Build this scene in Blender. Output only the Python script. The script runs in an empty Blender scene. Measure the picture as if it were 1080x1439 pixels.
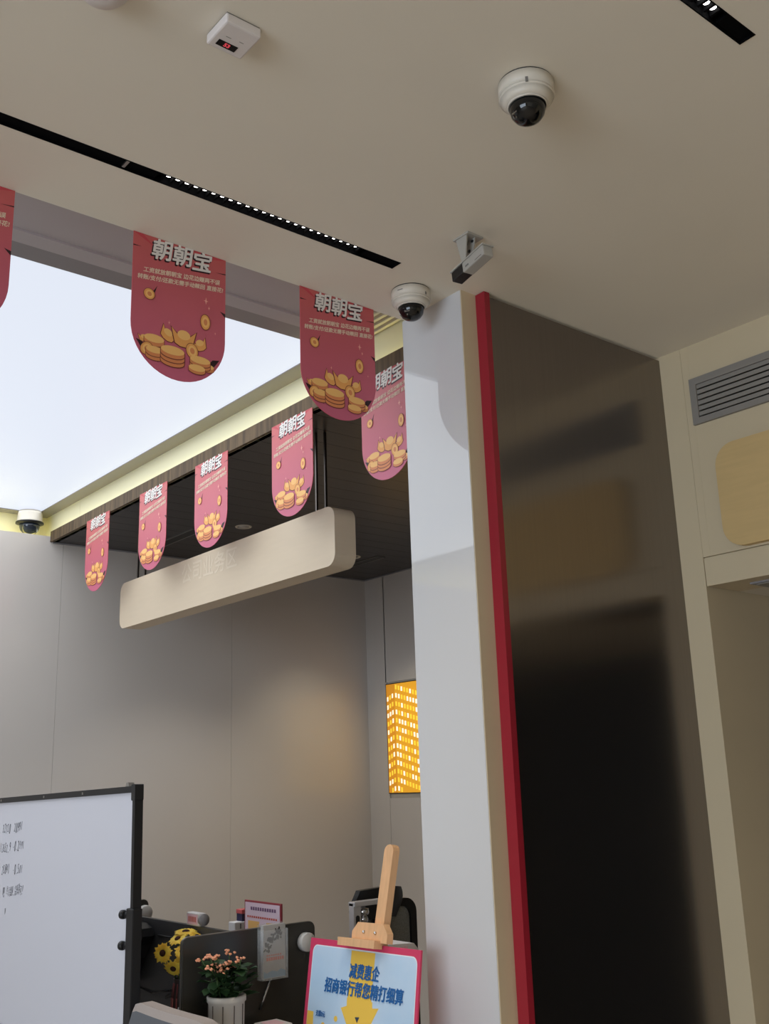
import bpy, bmesh, math, random
from mathutils import Vector, Matrix

random.seed(7)
SC = bpy.context.scene
COL = SC.collection
R = math.radians

# ---------------------------------------------------------------- camera
# world axes: +X runs right and away, +Y runs left and away, z=0 is eye level
EYE = Vector((0, 0, 0))
FLOOR, CEIL = -1.6, 1.5
cd = bpy.data.cameras.new('camera')
cam = bpy.data.objects.new('camera', cd)
COL.objects.link(cam)
yaw, pit, rol = R(50.42057), R(14.81319), R(-1.86039)
fw = Vector((math.cos(pit) * math.cos(yaw), math.cos(pit) * math.sin(yaw), math.sin(pit)))
rt = Vector((math.sin(yaw), -math.cos(yaw), 0))
up = rt.cross(fw)
r2 = math.cos(rol) * rt + math.sin(rol) * up
u2 = -math.sin(rol) * rt + math.cos(rol) * up
cam.matrix_world = Matrix(((r2.x, u2.x, -fw.x, 0), (r2.y, u2.y, -fw.y, 0), (r2.z, u2.z, -fw.z, 0), (0, 0, 0, 1)))
cd.sensor_fit = 'VERTICAL'
cd.sensor_height = 36.0
cd.lens = 1435.18 / 1439 * 36.0
cd.clip_start = 0.05
SC.camera = cam

# ---------------------------------------------------------------- world, lights, exposure
w = bpy.data.worlds.new('world')
SC.world = w
w.use_nodes = True
w.node_tree.nodes['Background'].inputs[0].default_value = (0.75, 0.86, 1.0, 1)
w.node_tree.nodes['Background'].inputs[1].default_value = 7.0

def lamp(kind, name, loc, energy, color, rot=(0, 0, 0), **kw):
    d = bpy.data.lights.new(name, kind)
    d.energy = energy
    d.color = color
    for k, v in kw.items():
        setattr(d, k, v)
    o = bpy.data.objects.new(name, d)
    o.location = loc
    o.rotation_euler = rot
    COL.objects.link(o)
    return o

PX0, PX1, PY0, PY1, PZ = -0.9, 2.176, 2.94, 5.90, 1.634      # luminous ceiling panel
lamp('AREA', 'luminous_panel_lamp', ((PX0 + PX1) / 2, (PY0 + PY1) / 2, PZ - 0.012), 38, (0.90, 0.95, 1.0),
     shape='RECTANGLE', size=PX1 - PX0 - 0.02, size_y=PY1 - PY0 - 0.02)
# daylight portal of the shop window in the left wall
po = lamp('AREA', 'window_portal', (-4.97, -0.4, 0.0), 1, (1, 1, 1), (0, R(-90), 0), shape='RECTANGLE', size=2.6, size_y=4.6)
po.data.cycles.is_portal = True

# warm fill lamps added out of view to brighten the low lobby, no fixtures
for lx, ly in ((-2.4, -1.2), (0.2, -1.2), (2.2, -1.2), (-2.4, 0.3), (-0.4, 0.3), (2.5, 0.2)):
    lamp('SPOT', 'lobby_fill_lamp', (lx, ly, CEIL - 0.01), 58, (1.0, 0.92, 0.80), spot_size=R(110), spot_blend=0.8, shadow_soft_size=0.04)

SC.view_settings.view_transform = 'Standard'
SC.view_settings.look = 'None'
SC.view_settings.gamma = 1
SC.view_settings.use_curve_mapping = False
SC.view_settings.exposure = 0.0

# ---------------------------------------------------------------- materials
def lin(c):
    return tuple(((v / 255) / 12.92 if v / 255 <= 0.04045 else ((v / 255 + 0.055) / 1.055) ** 2.4) for v in c)

def mat(name, rgb, rough=0.6, metal=0.0, spec=0.5, coat=0.0, noise=0.0, nscale=20, bump=0.0, bscale=200,
        stretch=None, rgb2=None, emit=0.0, aniso=0.0, trans=0.0, ior=1.45):
    m = bpy.data.materials.new(name)
    m.use_nodes = True
    nt = m.node_tree
    b = nt.nodes['Principled BSDF']
    c = lin(rgb)
    b.inputs['Base Color'].default_value = (*c, 1)
    b.inputs['Roughness'].default_value = rough
    b.inputs['Metallic'].default_value = metal
    b.inputs['Specular IOR Level'].default_value = spec
    b.inputs['Coat Weight'].default_value = coat
    b.inputs['Anisotropic'].default_value = aniso
    b.inputs['Transmission Weight'].default_value = trans
    b.inputs['IOR'].default_value = ior
    if coat:
        b.inputs['Coat Roughness'].default_value = 0.03
    if emit:
        b.inputs['Emission Color'].default_value = (*c, 1)
        b.inputs['Emission Strength'].default_value = emit
    if noise or bump:
        tc = nt.nodes.new('ShaderNodeTexCoord')
        mp = nt.nodes.new('ShaderNodeMapping')
        nt.links.new(tc.outputs['Object'], mp.inputs[0])
        if stretch:
            mp.inputs['Scale'].default_value = stretch
    if noise:
        n = nt.nodes.new('ShaderNodeTexNoise')
        n.inputs['Scale'].default_value = nscale
        n.inputs['Detail'].default_value = 6
        nt.links.new(mp.outputs[0], n.inputs['Vector'])
        r = nt.nodes.new('ShaderNodeValToRGB')
        c2 = lin(rgb2) if rgb2 else tuple(v * (1 - noise) for v in c)
        r.color_ramp.elements[0].position = 0.35
        r.color_ramp.elements[1].position = 0.65
        r.color_ramp.elements[0].color = (*c2, 1)
        r.color_ramp.elements[1].color = (*c, 1)
        nt.links.new(n.outputs['Fac'], r.inputs[0])
        nt.links.new(r.outputs[0], b.inputs['Base Color'])
    if bump:
        n2 = nt.nodes.new('ShaderNodeTexNoise')
        n2.inputs['Scale'].default_value = bscale
        nt.links.new(mp.outputs[0], n2.inputs['Vector'])
        bp = nt.nodes.new('ShaderNodeBump')
        bp.inputs['Strength'].default_value = bump
        bp.inputs['Distance'].default_value = 0.001
        nt.links.new(n2.outputs['Fac'], bp.inputs['Height'])
        nt.links.new(bp.outputs[0], b.inputs['Normal'])
    return m

M = {}
def mm(key, *a, **k):
    M[key] = mat(key, *a, **k)
mm('ceiling_paint', (232, 224, 208), 0.85, noise=0.02, nscale=3)
mm('wall_paint', (214, 205, 188), 0.7, noise=0.03, nscale=4)
mm('wall_laminate', (203, 187, 156), 0.5, noise=0.03, nscale=4)
mm('panel_lacquer', (206, 199, 192), 0.16, spec=0.5, noise=0.02, nscale=2)
mm('cove_wall', (236, 232, 200), 0.7)
mm('column_lacquer', (204, 203, 203), 0.03, spec=0.75, noise=0.01, nscale=2)
mm('red_lacquer', (152, 33, 48), 0.35)
mm('brushed_steel', (138, 131, 126), 0.21, metal=1.0, aniso=0.7, noise=0.06, nscale=6, stretch=(60, 1, 0.4))
mm('dark_wood', (47, 43, 44), 0.32, noise=0.3, nscale=4, stretch=(0.8, 14, 8), rgb2=(36, 33, 35))
mm('fascia_wood', (112, 94, 72), 0.6, spec=0.15, noise=0.3, nscale=5, stretch=(1, 9, 0.6), rgb2=(84, 71, 58))
mm('frame_gray', (142, 139, 141), 0.35, spec=0.4)
mm('soffit_gray', (186, 182, 184), 0.7)
mm('diffuser_white', (224, 231, 244), 0.4, emit=1.0)
M['diffuser_white'].node_tree.nodes['Principled BSDF'].inputs['Base Color'].default_value = (0.02, 0.02, 0.02, 1)
mm('floor_tile', (168, 158, 146), 0.25, noise=0.1, nscale=3)
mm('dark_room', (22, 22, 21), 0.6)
mm('black_track', (6, 6, 8), 0.9, spec=0.1)
mm('black_plastic', (20, 20, 22), 0.4)
mm('black_mesh', (150, 150, 143), 0.8, noise=0.3, nscale=300)
mm('led_lens', (255, 252, 245), 0.3, emit=9.0)
mm('cove_led', (255, 240, 150), 0.3, emit=5.6)
mm('camera_white', (214, 206, 192), 0.4)
mm('camera_grey', (168, 164, 156), 0.4)
mm('dome_glass', (10, 11, 12), 0.06, spec=0.6)
mm('lens_glass', (30, 40, 52), 0.05, spec=0.8)
mm('alarm_white', (222, 214, 210), 0.45)
mm('display_black', (18, 14, 12), 0.2)
mm('digit_red', (210, 70, 80), 0.4, emit=0.5)
mm('mark_gray', (120, 116, 112), 0.5)
mm('metal_gray', (170, 168, 164), 0.3, metal=1.0)
mm('stand_steel', (196, 190, 186), 0.3, metal=0.3)
mm('chrome', (205, 205, 205), 0.15, metal=1.0)
mm('sign_veneer', (218, 200, 174), 0.5, noise=0.025, nscale=4, stretch=(1, 2, 14))
mm('sign_letter', (226, 210, 186), 0.4)
mm('pole_metal', (96, 90, 86), 0.3, metal=1.0)
mm('board_wood', (206, 176, 122), 0.5, noise=0.06, nscale=4, stretch=(1, 1.5, 16))
mm('grille_gray', (140, 135, 128), 0.45, metal=0.1)
mm('whiteboard', (214, 214, 222), 0.22)
mm('ink', (58, 60, 70), 0.6)
mm('frame_black', (15, 15, 18), 0.45)
mm('screen_panel', (54, 52, 48), 0.22, spec=0.5)
mm('screen_dark', (60, 61, 63), 0.4)
mm('puck_gray', (196, 192, 186), 0.4)
mm('desk_dark', (44, 44, 46), 0.5)
mm('acrylic', (225, 228, 230), 0.08)
M['acrylic'].node_tree.nodes['Principled BSDF'].inputs['Alpha'].default_value = 0.16
mm('paper', (222, 218, 216), 0.7)
mm('brochure_gray', (176, 172, 168), 0.6, noise=0.15, nscale=30)
mm('print_black', (52, 46, 44), 0.6)
mm('print_red', (205, 92, 70), 0.6)
mm('print_sky', (120, 150, 172), 0.6)
mm('pot_white', (214, 206, 196), 0.45)
mm('pot_line', (70, 55, 48), 0.5)
mm('soil', (36, 26, 20), 0.95, bump=0.6, bscale=150)
mm('leaf', (46, 74, 40), 0.5, noise=0.3, nscale=40)
mm('stem', (60, 84, 42), 0.6)
mm('blossom', (230, 158, 122), 0.6)
mm('petal_yellow', (255, 226, 88), 0.6, noise=0.15, nscale=60, rgb2=(250, 200, 64))
mm('flower_eye', (60, 30, 22), 0.8)
mm('vase_stripe', (128, 60, 60), 0.5)
mm('vase_dark', (52, 40, 38), 0.5)
mm('notice_pink', (232, 206, 218), 0.6)
mm('notice_frame', (150, 58, 66), 0.4)
mm('notice_text', (120, 88, 120), 0.6)
mm('box_red', (210, 96, 96), 0.5)
mm('box_navy', (44, 40, 74), 0.5)
mm('label_pink', (238, 196, 206), 0.6)
mm('fabric_gray', (104, 106, 110), 0.9, bump=0.5, bscale=600)
mm('fabric_rim', (158, 148, 142), 0.9, bump=0.4, bscale=600)
mm('easel_wood', (226, 178, 132), 0.5, noise=0.12, nscale=6, stretch=(12, 12, 1))
mm('poster_blue', (196, 214, 232), 0.35, noise=0.1, nscale=4, rgb2=(178, 206, 230))
mm('poster_red', (206, 62, 98), 0.4)
mm('poster_white', (228, 232, 238), 0.4)
mm('poster_yellow', (240, 196, 82), 0.4)
mm('poster_text', (34, 96, 158), 0.4)
mm('poster_dark', (64, 72, 86), 0.4)
mm('poster_silver', (150, 158, 170), 0.4)
mm('lightbox_orange', (226, 160, 40), 0.5, emit=0.62)
mm('lightbox_shade', (214, 142, 36), 0.5, emit=0.58)
mm('lightbox_white', (250, 244, 214), 0.5, emit=0.9)
mm('lightbox_yellow', (244, 206, 62), 0.5, emit=0.8)
mm('banner_back', (196, 70, 80), 0.5)
mm('banner_title', (228, 222, 216), 0.5)
mm('banner_shadow', (46, 20, 28), 0.5)
mm('banner_sub', (232, 208, 184), 0.5)
mm('gold', (236, 166, 92), 0.5)
mm('gold_light', (246, 192, 116), 0.5)
mm('gold_deep', (220, 138, 86), 0.5)
mm('gold_line', (118, 52, 44), 0.5)
mm('sparkle', (244, 176, 160), 0.5)

# printed gradient of the banners (coral at the top, pink below)
bm_ = M['banner_red'] = bpy.data.materials.new('banner_red')
bm_.use_nodes = True
nt = bm_.node_tree
pb = nt.nodes['Principled BSDF']
pb.inputs['Roughness'].default_value = 0.45
tc = nt.nodes.new('ShaderNodeTexCoord')
sx = nt.nodes.new('ShaderNodeSeparateXYZ')
mr = nt.nodes.new('ShaderNodeMapRange')
mr.inputs['From Min'].default_value = 0
mr.inputs['From Max'].default_value = -0.41
rp = nt.nodes.new('ShaderNodeValToRGB')
rp.color_ramp.elements[0].color = (*lin((196, 92, 90)), 1)
rp.color_ramp.elements[1].color = (*lin((200, 98, 126)), 1)
nt.links.new(tc.outputs['Object'], sx.inputs[0])
nt.links.new(sx.outputs['Z'], mr.inputs['Value'])
nt.links.new(mr.outputs[0], rp.inputs[0])
nt.links.new(rp.outputs[0], pb.inputs['Base Color'])

# ---------------------------------------------------------------- builders
def tag(o, label=None, cat=None, group=None, kind=None):
    if label: o['label'] = label
    if cat: o['category'] = cat
    if group: o['group'] = group
    if kind: o['kind'] = kind
    return o

def empty(name, loc=(0, 0, 0), label=None, cat=None, group=None, rz=0):
    o = bpy.data.objects.new(name, None)
    o.empty_display_size = 0.05
    o.location = loc
    o.rotation_euler = (0, 0, rz)
    COL.objects.link(o)
    return tag(o, label, cat, group)

class MB:
    """collects geometry in a bmesh and links it as one mesh object"""
    def __init__(s, *mats):
        s.b = bmesh.new()
        s.mats = list(mats) or ['paper']
        s.xf = Matrix.Identity(4)

    def _fin(s, verts, mi):
        fs = set()
        for v in verts:
            for f in v.link_faces:
                fs.add(f)
        for f in fs:
            f.material_index = mi
        return s

    def add(s, vs, fs, mi=0, smooth=False):
        bv = [s.b.verts.new(s.xf @ Vector(v)) for v in vs]
        for f in fs:
            try:
                q = s.b.faces.new([bv[i] for i in f])
                q.material_index = mi
                q.smooth = smooth
            except ValueError:
                pass
        return s

    def box(s, x0, x1, y0, y1, z0, z1, mi=0, bev=0):
        vs = [(x0, y0, z0), (x1, y0, z0), (x1, y1, z0), (x0, y1, z0), (x0, y0, z1), (x1, y0, z1), (x1, y1, z1), (x0, y1, z1)]
        fs = [(0, 3, 2, 1), (4, 5, 6, 7), (0, 1, 5, 4), (1, 2, 6, 5), (2, 3, 7, 6), (3, 0, 4, 7)]
        if bev:
            n0 = len(s.b.verts)
            t = bmesh.new()
            bv = [t.verts.new(v) for v in vs]
            for f in fs:
                t.faces.new([bv[i] for i in f])
            bmesh.ops.bevel(t, geom=list(t.edges), offset=bev, segments=2, profile=0.5, affect='EDGES')
            t.verts.index_update()
            s.add([v.co.copy() for v in t.verts], [[v.index for v in f.verts] for f in t.faces], mi)
            t.free()
            return s
        return s.add(vs, fs, mi)

    def prism(s, pts, o, ax, ay, an, t, mi=0, mside=None):
        """extrude 2D polygon pts (in ax, ay from o) by t along an"""
        o, ax, ay, an = map(Vector, (o, ax, ay, an))
        n = len(pts)
        vs = [o + ax * p[0] + ay * p[1] for p in pts] + [o + ax * p[0] + ay * p[1] + an * t for p in pts]
        s.add(vs, [tuple(range(n))[::-1], tuple(range(n, 2 * n))], mi)
        s.add(vs, [(i, (i + 1) % n, n + (i + 1) % n, n + i) for i in range(n)], mi if mside is None else mside)
        return s

    def lathe(s, prof, c, seg=32, mi=0, axis=(0, 0, 1), smooth=True):
        """prof: (radius, height) list, rotated round axis through c"""
        a = Vector(axis).normalized()
        h = Vector((1, 0, 0)) if abs(a.x) < 0.9 else Vector((0, 1, 0))
        e1 = a.cross(h).normalized()
        e2 = a.cross(e1)
        c = Vector(c)
        vs, fs = [], []
        for r, z in prof:
            for k in range(seg):
                t = 2 * math.pi * k / seg
                vs.append(c + a * z + (e1 * math.cos(t) + e2 * math.sin(t)) * max(r, 1e-5))
        for i in range(len(prof) - 1):
            for k in range(seg):
                k2 = (k + 1) % seg
                fs.append((i * seg + k, i * seg + k2, (i + 1) * seg + k2, (i + 1) * seg + k))
        fs.append(tuple(range(seg))[::-1])
        fs.append(tuple(range((len(prof) - 1) * seg, len(prof) * seg)))
        return s.add(vs, fs, mi, smooth)

    def tube(s, p, q, r, mi=0, seg=10, r2=None):
        p, q = Vector(p), Vector(q)
        d = q - p
        return s.lathe([(r, 0), (r if r2 is None else r2, d.length)], p, seg, mi, d)

    def path(s, pts, r, mi=0, seg=8):
        for a, b in zip(pts[:-1], pts[1:]):
            s.tube(a, b, r, mi, seg)
        return s

    def build(s, name, parent=None, kind=None, label=None, cat=None, group=None):
        me = bpy.data.meshes.new(name)
        off = Vector((0, 0, 0))
        p = parent
        while p is not None:
            off += p.location
            p = p.parent
        if off.length:
            for v in s.b.verts:
                v.co -= off
        bmesh.ops.recalc_face_normals(s.b, faces=list(s.b.faces))
        s.b.to_mesh(me)
        s.b.free()
        for m in s.mats:
            me.materials.append(M[m])
        o = bpy.data.objects.new(name, me)
        COL.objects.link(o)
        if parent is not None:
            o.parent = parent
        return tag(o, label, cat, group, kind)

def rrect(x0, x1, y0, y1, r, seg=6, corners=(1, 1, 1, 1)):
    pts = []
    for k, (cx, cy, a0) in enumerate(((x1 - r, y1 - r, 0), (x0 + r, y1 - r, 90), (x0 + r, y0 + r, 180), (x1 - r, y0 + r, 270))):
        if corners[k]:
            for i in range(seg + 1):
                a = R(a0 + 90 * i / seg)
                pts.append((cx + r * math.cos(a), cy + r * math.sin(a)))
        else:
            pts.append(((x1, x0, x0, x1)[k], (y1, y1, y0, y0)[k]))
    return pts

def ell(cx, cy, a, b, seg=20, rot=0):
    c, s_ = math.cos(rot), math.sin(rot)
    return [(cx + a * math.cos(t) * c - b * math.sin(t) * s_, cy + a * math.cos(t) * s_ + b * math.sin(t) * c)
            for t in [2 * math.pi * k / seg for k in range(seg)]]

def flat(mb, pts, o, ax, ay, mi=0):
    o, ax, ay = Vector(o), Vector(ax), Vector(ay)
    mb.add([o + ax * p[0] + ay * p[1] for p in pts], [tuple(range(len(pts)))], mi)

DG = bpy.context.evaluated_depsgraph_get
def text_mesh(body, size, bold=0.0, shear=0.0, spacing=1.0, align='CENTER', ext=0.0002):
    c = bpy.data.curves.new('lettering', 'FONT')
    c.body = body
    c.size = size
    c.offset = bold
    c.shear = shear
    c.space_character = spacing
    c.align_x = align
    c.align_y = 'CENTER'
    c.extrude = ext
    c.resolution_u = 3
    o = bpy.data.objects.new('lettering', c)
    COL.objects.link(o)
    dg = DG()
    me = bpy.data.meshes.new_from_object(o.evaluated_get(dg))
    bpy.data.objects.remove(o)
    bpy.data.curves.remove(c)
    return me

def lettering(name, items, mats, parent, kind=None):
    """items: (body, size, bold, shear, origin, xdir, ydir, mat index, align, xscale); joined into one part"""
    mb = MB(*mats)
    for body, size, bold, shear, o, ax, ay, mi, align, sxx in items:
        me = text_mesh(body, size, min(bold, 0.0), shear, 1.0, align)
        o, ax, ay = Vector(o), Vector(ax).normalized(), Vector(ay).normalized()
        n = ax.cross(ay)
        shifts = [(0, 0)] if bold <= 0 else [(bold * math.cos(k * math.pi / 3), bold * math.sin(k * math.pi / 3)) for k in range(6)]
        for q, (sx_, sy_) in enumerate(shifts):
            mb.add([o + ax * (v.co.x * sxx + sx_) + ay * (v.co.y + sy_) + n * (v.co.z + q * 0.00001) for v in me.vertices], [tuple(p.vertices) for p in me.polygons], mi)
        bpy.data.meshes.remove(me)
    return mb.build(name, parent, kind)

def dup(root, loc, rz=None, **props):
    r = root.copy()
    COL.objects.link(r)
    r.location = loc
    if rz is not None: r.rotation_euler = (0, 0, rz)
    for k, v in props.items():
        r[k] = v
    for ch in list(root.children):
        c = ch.copy()
        COL.objects.link(c)
        c.parent = r
        for g in list(ch.children):
            d = g.copy()
            COL.objects.link(d)
            d.parent = c
    return r

def S(name, m):   # a piece of the setting
    mats = m if isinstance(m, (list, tuple)) else [m]
    return MB(*mats)

# ---------------------------------------------------------------- structure
YE = 2.381                       # edge of the low ceiling
XB = 2.22                        # wooden fascia
YF = 5.806                       # panelled far wall
XR = 3.066                       # right wall
XA = 4.6                         # alcove end wall
TOP = 1.76
# floor
b = S('floor', 'floor_tile'); b.box(-5.1, 4.8, -4.1, 6.1, FLOOR - 0.1, FLOOR); b.build('floor', None, 'structure')
# low ceiling with two recessed slots for the track lights
T1 = (2.083, 2.126, -4.0, 1.818)
T2 = (0.893, 0.931, -2.0, 1.796)
b = S('ceiling', 'ceiling_paint')
for (y0, y1) in ((-4.1, T2[0]), (T2[1], T1[0]), (T1[1], YE)):
    b.box(-5.1, 3.2, y0, y1, CEIL, TOP)
b.box(-5.1, T2[2], T2[0], T2[1], CEIL, TOP); b.box(T2[3], 3.2, T2[0], T2[1], CEIL, TOP)
b.box(-5.1, T1[2], T1[0], T1[1], CEIL, TOP); b.box(T1[3], 3.2, T1[0], T1[1], CEIL, TOP)
b.box(T1[2], T1[3], T1[0], T1[1], CEIL + 0.06, TOP); b.box(T2[2], T2[3], T2[0], T2[1], CEIL + 0.06, TOP)
b.build('ceiling', None, 'structure')
# raised soffit of the light well, around the luminous panel
b = S('trim_1', 'soffit_gray')
b.box(-5.1, 2.1, YE, 2.775, PZ, TOP)
b.box(-5.1, 2.26, 2.775, 2.845, PZ - 0.008, TOP)
b.box(2.1, 2.28, YE, 2.775, PZ + 0.03, TOP)
b.box(-5.1, PX0 - 0.095, 2.845, 6.1, PZ, TOP)
b.box(PX0 - 0.095, 2.3, 2.845, 6.1, PZ + 0.03, TOP)
b.build('trim_1', None, 'structure')
# far wall core, its upper recess and the lacquered panels
b = S('wall_far', ['wall_paint', 'cove_wall'])
b.box(-5.1, 4.8, YF + 0.012, 6.1, FLOOR, 1.46)
b.box(-5.1, 2.3, 5.985, 6.1, 1.46, TOP, 1)
b.box(-5.1, 2.3, YF + 0.012, 5.985, 1.46, 1.462, 1)
wf = b.build('wall_far', None, 'structure')
xs = [-5.0, -3.52, -2.36, -1.19, -0.03, 1.14, 2.302, 3.467, 4.6]
for i in range(len(xs) - 1):
    p = MB('panel_lacquer'); p.box(xs[i] + 0.0007, xs[i + 1] - 0.0007, YF, YF + 0.02, FLOOR, 1.474, bev=0.0005); p.build('panel', wf)
p = MB('cove_led'); p.box(-4.9, 2.2, 5.90, 5.92, 1.462, 1.470); p.build('cove_light_strip', wf)
# cove wall and wooden fascia over the alcove
b = S('trim_2', 'cove_wall')
b.box(2.26, 2.30, 2.39, 5.48, 1.49, TOP); b.box(2.26, 2.30, 5.482, 5.985, 1.49, TOP)
b.box(2.235, 2.26, 2.39, 5.82, 1.44, 1.478)
t2o = b.build('trim_2', None, 'structure')
p = MB('cove_led'); p.box(2.240, 2.252, 2.42, 5.80, 1.478, 1.486); p.build('cove_light_strip', t2o)
b = S('trim_3', 'fascia_wood'); b.box(XB, XB + 0.015, 2.39, YF, 1.44, 1.503); b.build('trim_3', None, 'structure')
# dark alcove ceiling built of planks
b = S('ceiling_alcove', 'dark_wood'); b.box(XB + 0.015, 4.7, 2.2, YF, 1.445, TOP - 0.31)
ca = b.build('ceiling_alcove', None, 'structure')
y = 2.21
while y < YF:
    y1 = min(y + 0.135, YF)
    p = MB('dark_wood'); p.box(XB + 0.016, 4.62, y + 0.001, y1 - 0.001, 1.44, 1.447); p.build('plank', ca)
    y = y1
b = S('trim_6', 'frame_gray'); b.box(XB + 0.015, 4.588, YF - 0.008, YF, 1.432, 1.441); b.box(4.58, 4.588, 2.2, YF - 0.008, 1.432, 1.441); b.build('trim_6', None, 'structure')
# white lacquered column
b = S('column', 'column_lacquer'); b.box(2.082, 2.30, 2.109, 2.392, FLOOR, CEIL); b.build('column', None, 'structure')
b = S('column_side', 'wall_laminate'); b.box(2.0835, 2.165, 2.106, 2.112, FLOOR, CEIL); b.build('trim_5', None, 'structure')
# red strip
b = S('trim_4', 'red_lacquer'); b.box(2.147, 2.170, 2.066, 2.115, FLOOR, CEIL - 0.002); b.build('trim_4', None, 'structure')
# steel clad wall
b = S('wall_steel', ['brushed_steel', 'wall_paint'])
b.box(2.170, XR + 0.01, 2.073, 2.09, FLOOR, CEIL - 0.012)
b.box(2.170, XR + 0.01, 2.09, 2.2, FLOOR, CEIL, 1)
b.build('wall_steel', None, 'structure')
# right wall with the passage opening
b = S('wall_right', 'wall_laminate')
b.box(XR, XR + 0.2, 1.982, 2.2, FLOOR, CEIL)
b.box(XR + 0.001, XR + 0.2, 0.9, 1.952, 0.720, 1.195)
b.box(XR + 0.001, XR + 0.2, 0.9, 1.952, 1.368, CEIL)
b.box(XR + 0.0005, XR + 0.2, 1.952, 1.9814, 0.720, CEIL)
b.box(XR + 0.001, XR + 0.2, -0.6, 0.9, 0.720, CEIL)
b.box(XR + 0.002, XR + 0.2, -0.6, 1.980, 0.618, 0.715)
b.box(XR + 0.012, XR + 0.2, -0.6, 1.982, 0.70, 0.74)
b.box(XR, XR + 0.2, -4.1, -0.6, FLOOR, CEIL)
b.box(XR + 0.12, XR + 0.2, 0.9, 1.952, 1.195, 1.368)
b.build('wall_right', None, 'structure')
b = S('wall_passage', ['wall_laminate', 'dark_room'])
b.box(XR + 0.2, 4.5, 1.982, 2.2, FLOOR, CEIL)
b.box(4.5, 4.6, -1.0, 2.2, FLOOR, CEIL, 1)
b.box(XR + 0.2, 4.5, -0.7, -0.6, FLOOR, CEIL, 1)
b.build('wall_passage', None, 'structure')
b = S('ceiling_passage', 'wall_paint'); b.box(XR + 0.2, 4.5, -0.6, 1.982, 0.618, 0.70); b.build('ceiling_passage', None, 'structure')
# alcove end wall
b = S('wall_alcove', ['wall_paint', 'panel_lacquer'])
b.box(XA, 4.8, 2.2, YF + 0.012, FLOOR, 1.46)
b.box(XA - 0.012, XA, 2.2, 5.588, FLOOR, -0.106, 1)
b.box(XA - 0.012, XA, 5.592, YF, FLOOR, 1.44, 1)
b.box(XA - 0.012, XA, 2.2, 5.60, 0.675, 1.44, 1)
b.build('wall_alcove', None, 'structure')
# left wall with the shop window, rear wall
b = S('wall_left', 'wall_paint')
b.box(-5.1, -5.0, -4.1, -2.7, FLOOR, TOP); b.box(-5.1, -5.0, 1.9, 6.1, FLOOR, TOP)
b.box(-5.1, -5.0, -2.7, 1.9, 1.3, TOP); b.box(-5.1, -5.0, -2.7, 1.9, FLOOR, -1.3)
b.build('wall_left', None, 'structure')
b = S('window_1', 'frame_black')
for yy in (-2.7, -1.55, -0.4, 0.75, 1.86):
    b.box(-5.08, -5.02, yy, yy + 0.04, -1.3, 1.3)
b.box(-5.08, -5.02, -2.7, 1.9, -1.3, -1.26); b.box(-5.08, -5.02, -2.7, 1.9, 1.26, 1.3)
b.build('window_1', None, 'structure')
b = S('wall_rear', 'wall_paint'); b.box(-5.1, XR + 0.2, -4.1, -4.0, FLOOR, TOP); b.build('wall_rear', None, 'structure')

# ---------------------------------------------------------------- luminous ceiling panel
lp = empty('luminous_ceiling_panel', ((PX0 + PX1) / 2, (PY0 + PY1) / 2, PZ), 'huge glowing bluish-white ceiling panel above the hall', 'ceiling light')
b = MB('diffuser_white'); b.box(PX0, PX1, PY0, PY1, PZ, PZ + 0.025); b.build('diffuser', lp)
for a in ((PX0 - 0.095, PX1 + 0.084, PY0 - 0.095, PY0), (PX0 - 0.095, PX1 + 0.084, PY1, PY1 + 0.085),
          (PX0 - 0.095, PX0, PY0, PY1), (PX1, PX1 + 0.084, PY0, PY1)):
    b = MB('frame_gray'); b.box(*a, PZ - 0.004, PZ + 0.028); b.build('frame', lp)
# linear air slot at the corner of the light well
sd = empty('linear_air_diffuser', (2.18, 2.6, PZ), 'pale slotted air diffuser in the light well corner behind the column camera', 'air vent')
b = MB('soffit_gray'); b.box(2.102, 2.258, YE + 0.002, 2.773, PZ + 0.02, PZ + 0.028); b.build('backing', sd)
for k in range(5):
    x = 2.106 + k * 0.032
    b = MB('camera_white'); b.box(x, x + 0.014, YE + 0.004, 2.772, PZ - 0.004, PZ + 0.02); b.build('slat', sd)

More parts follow.
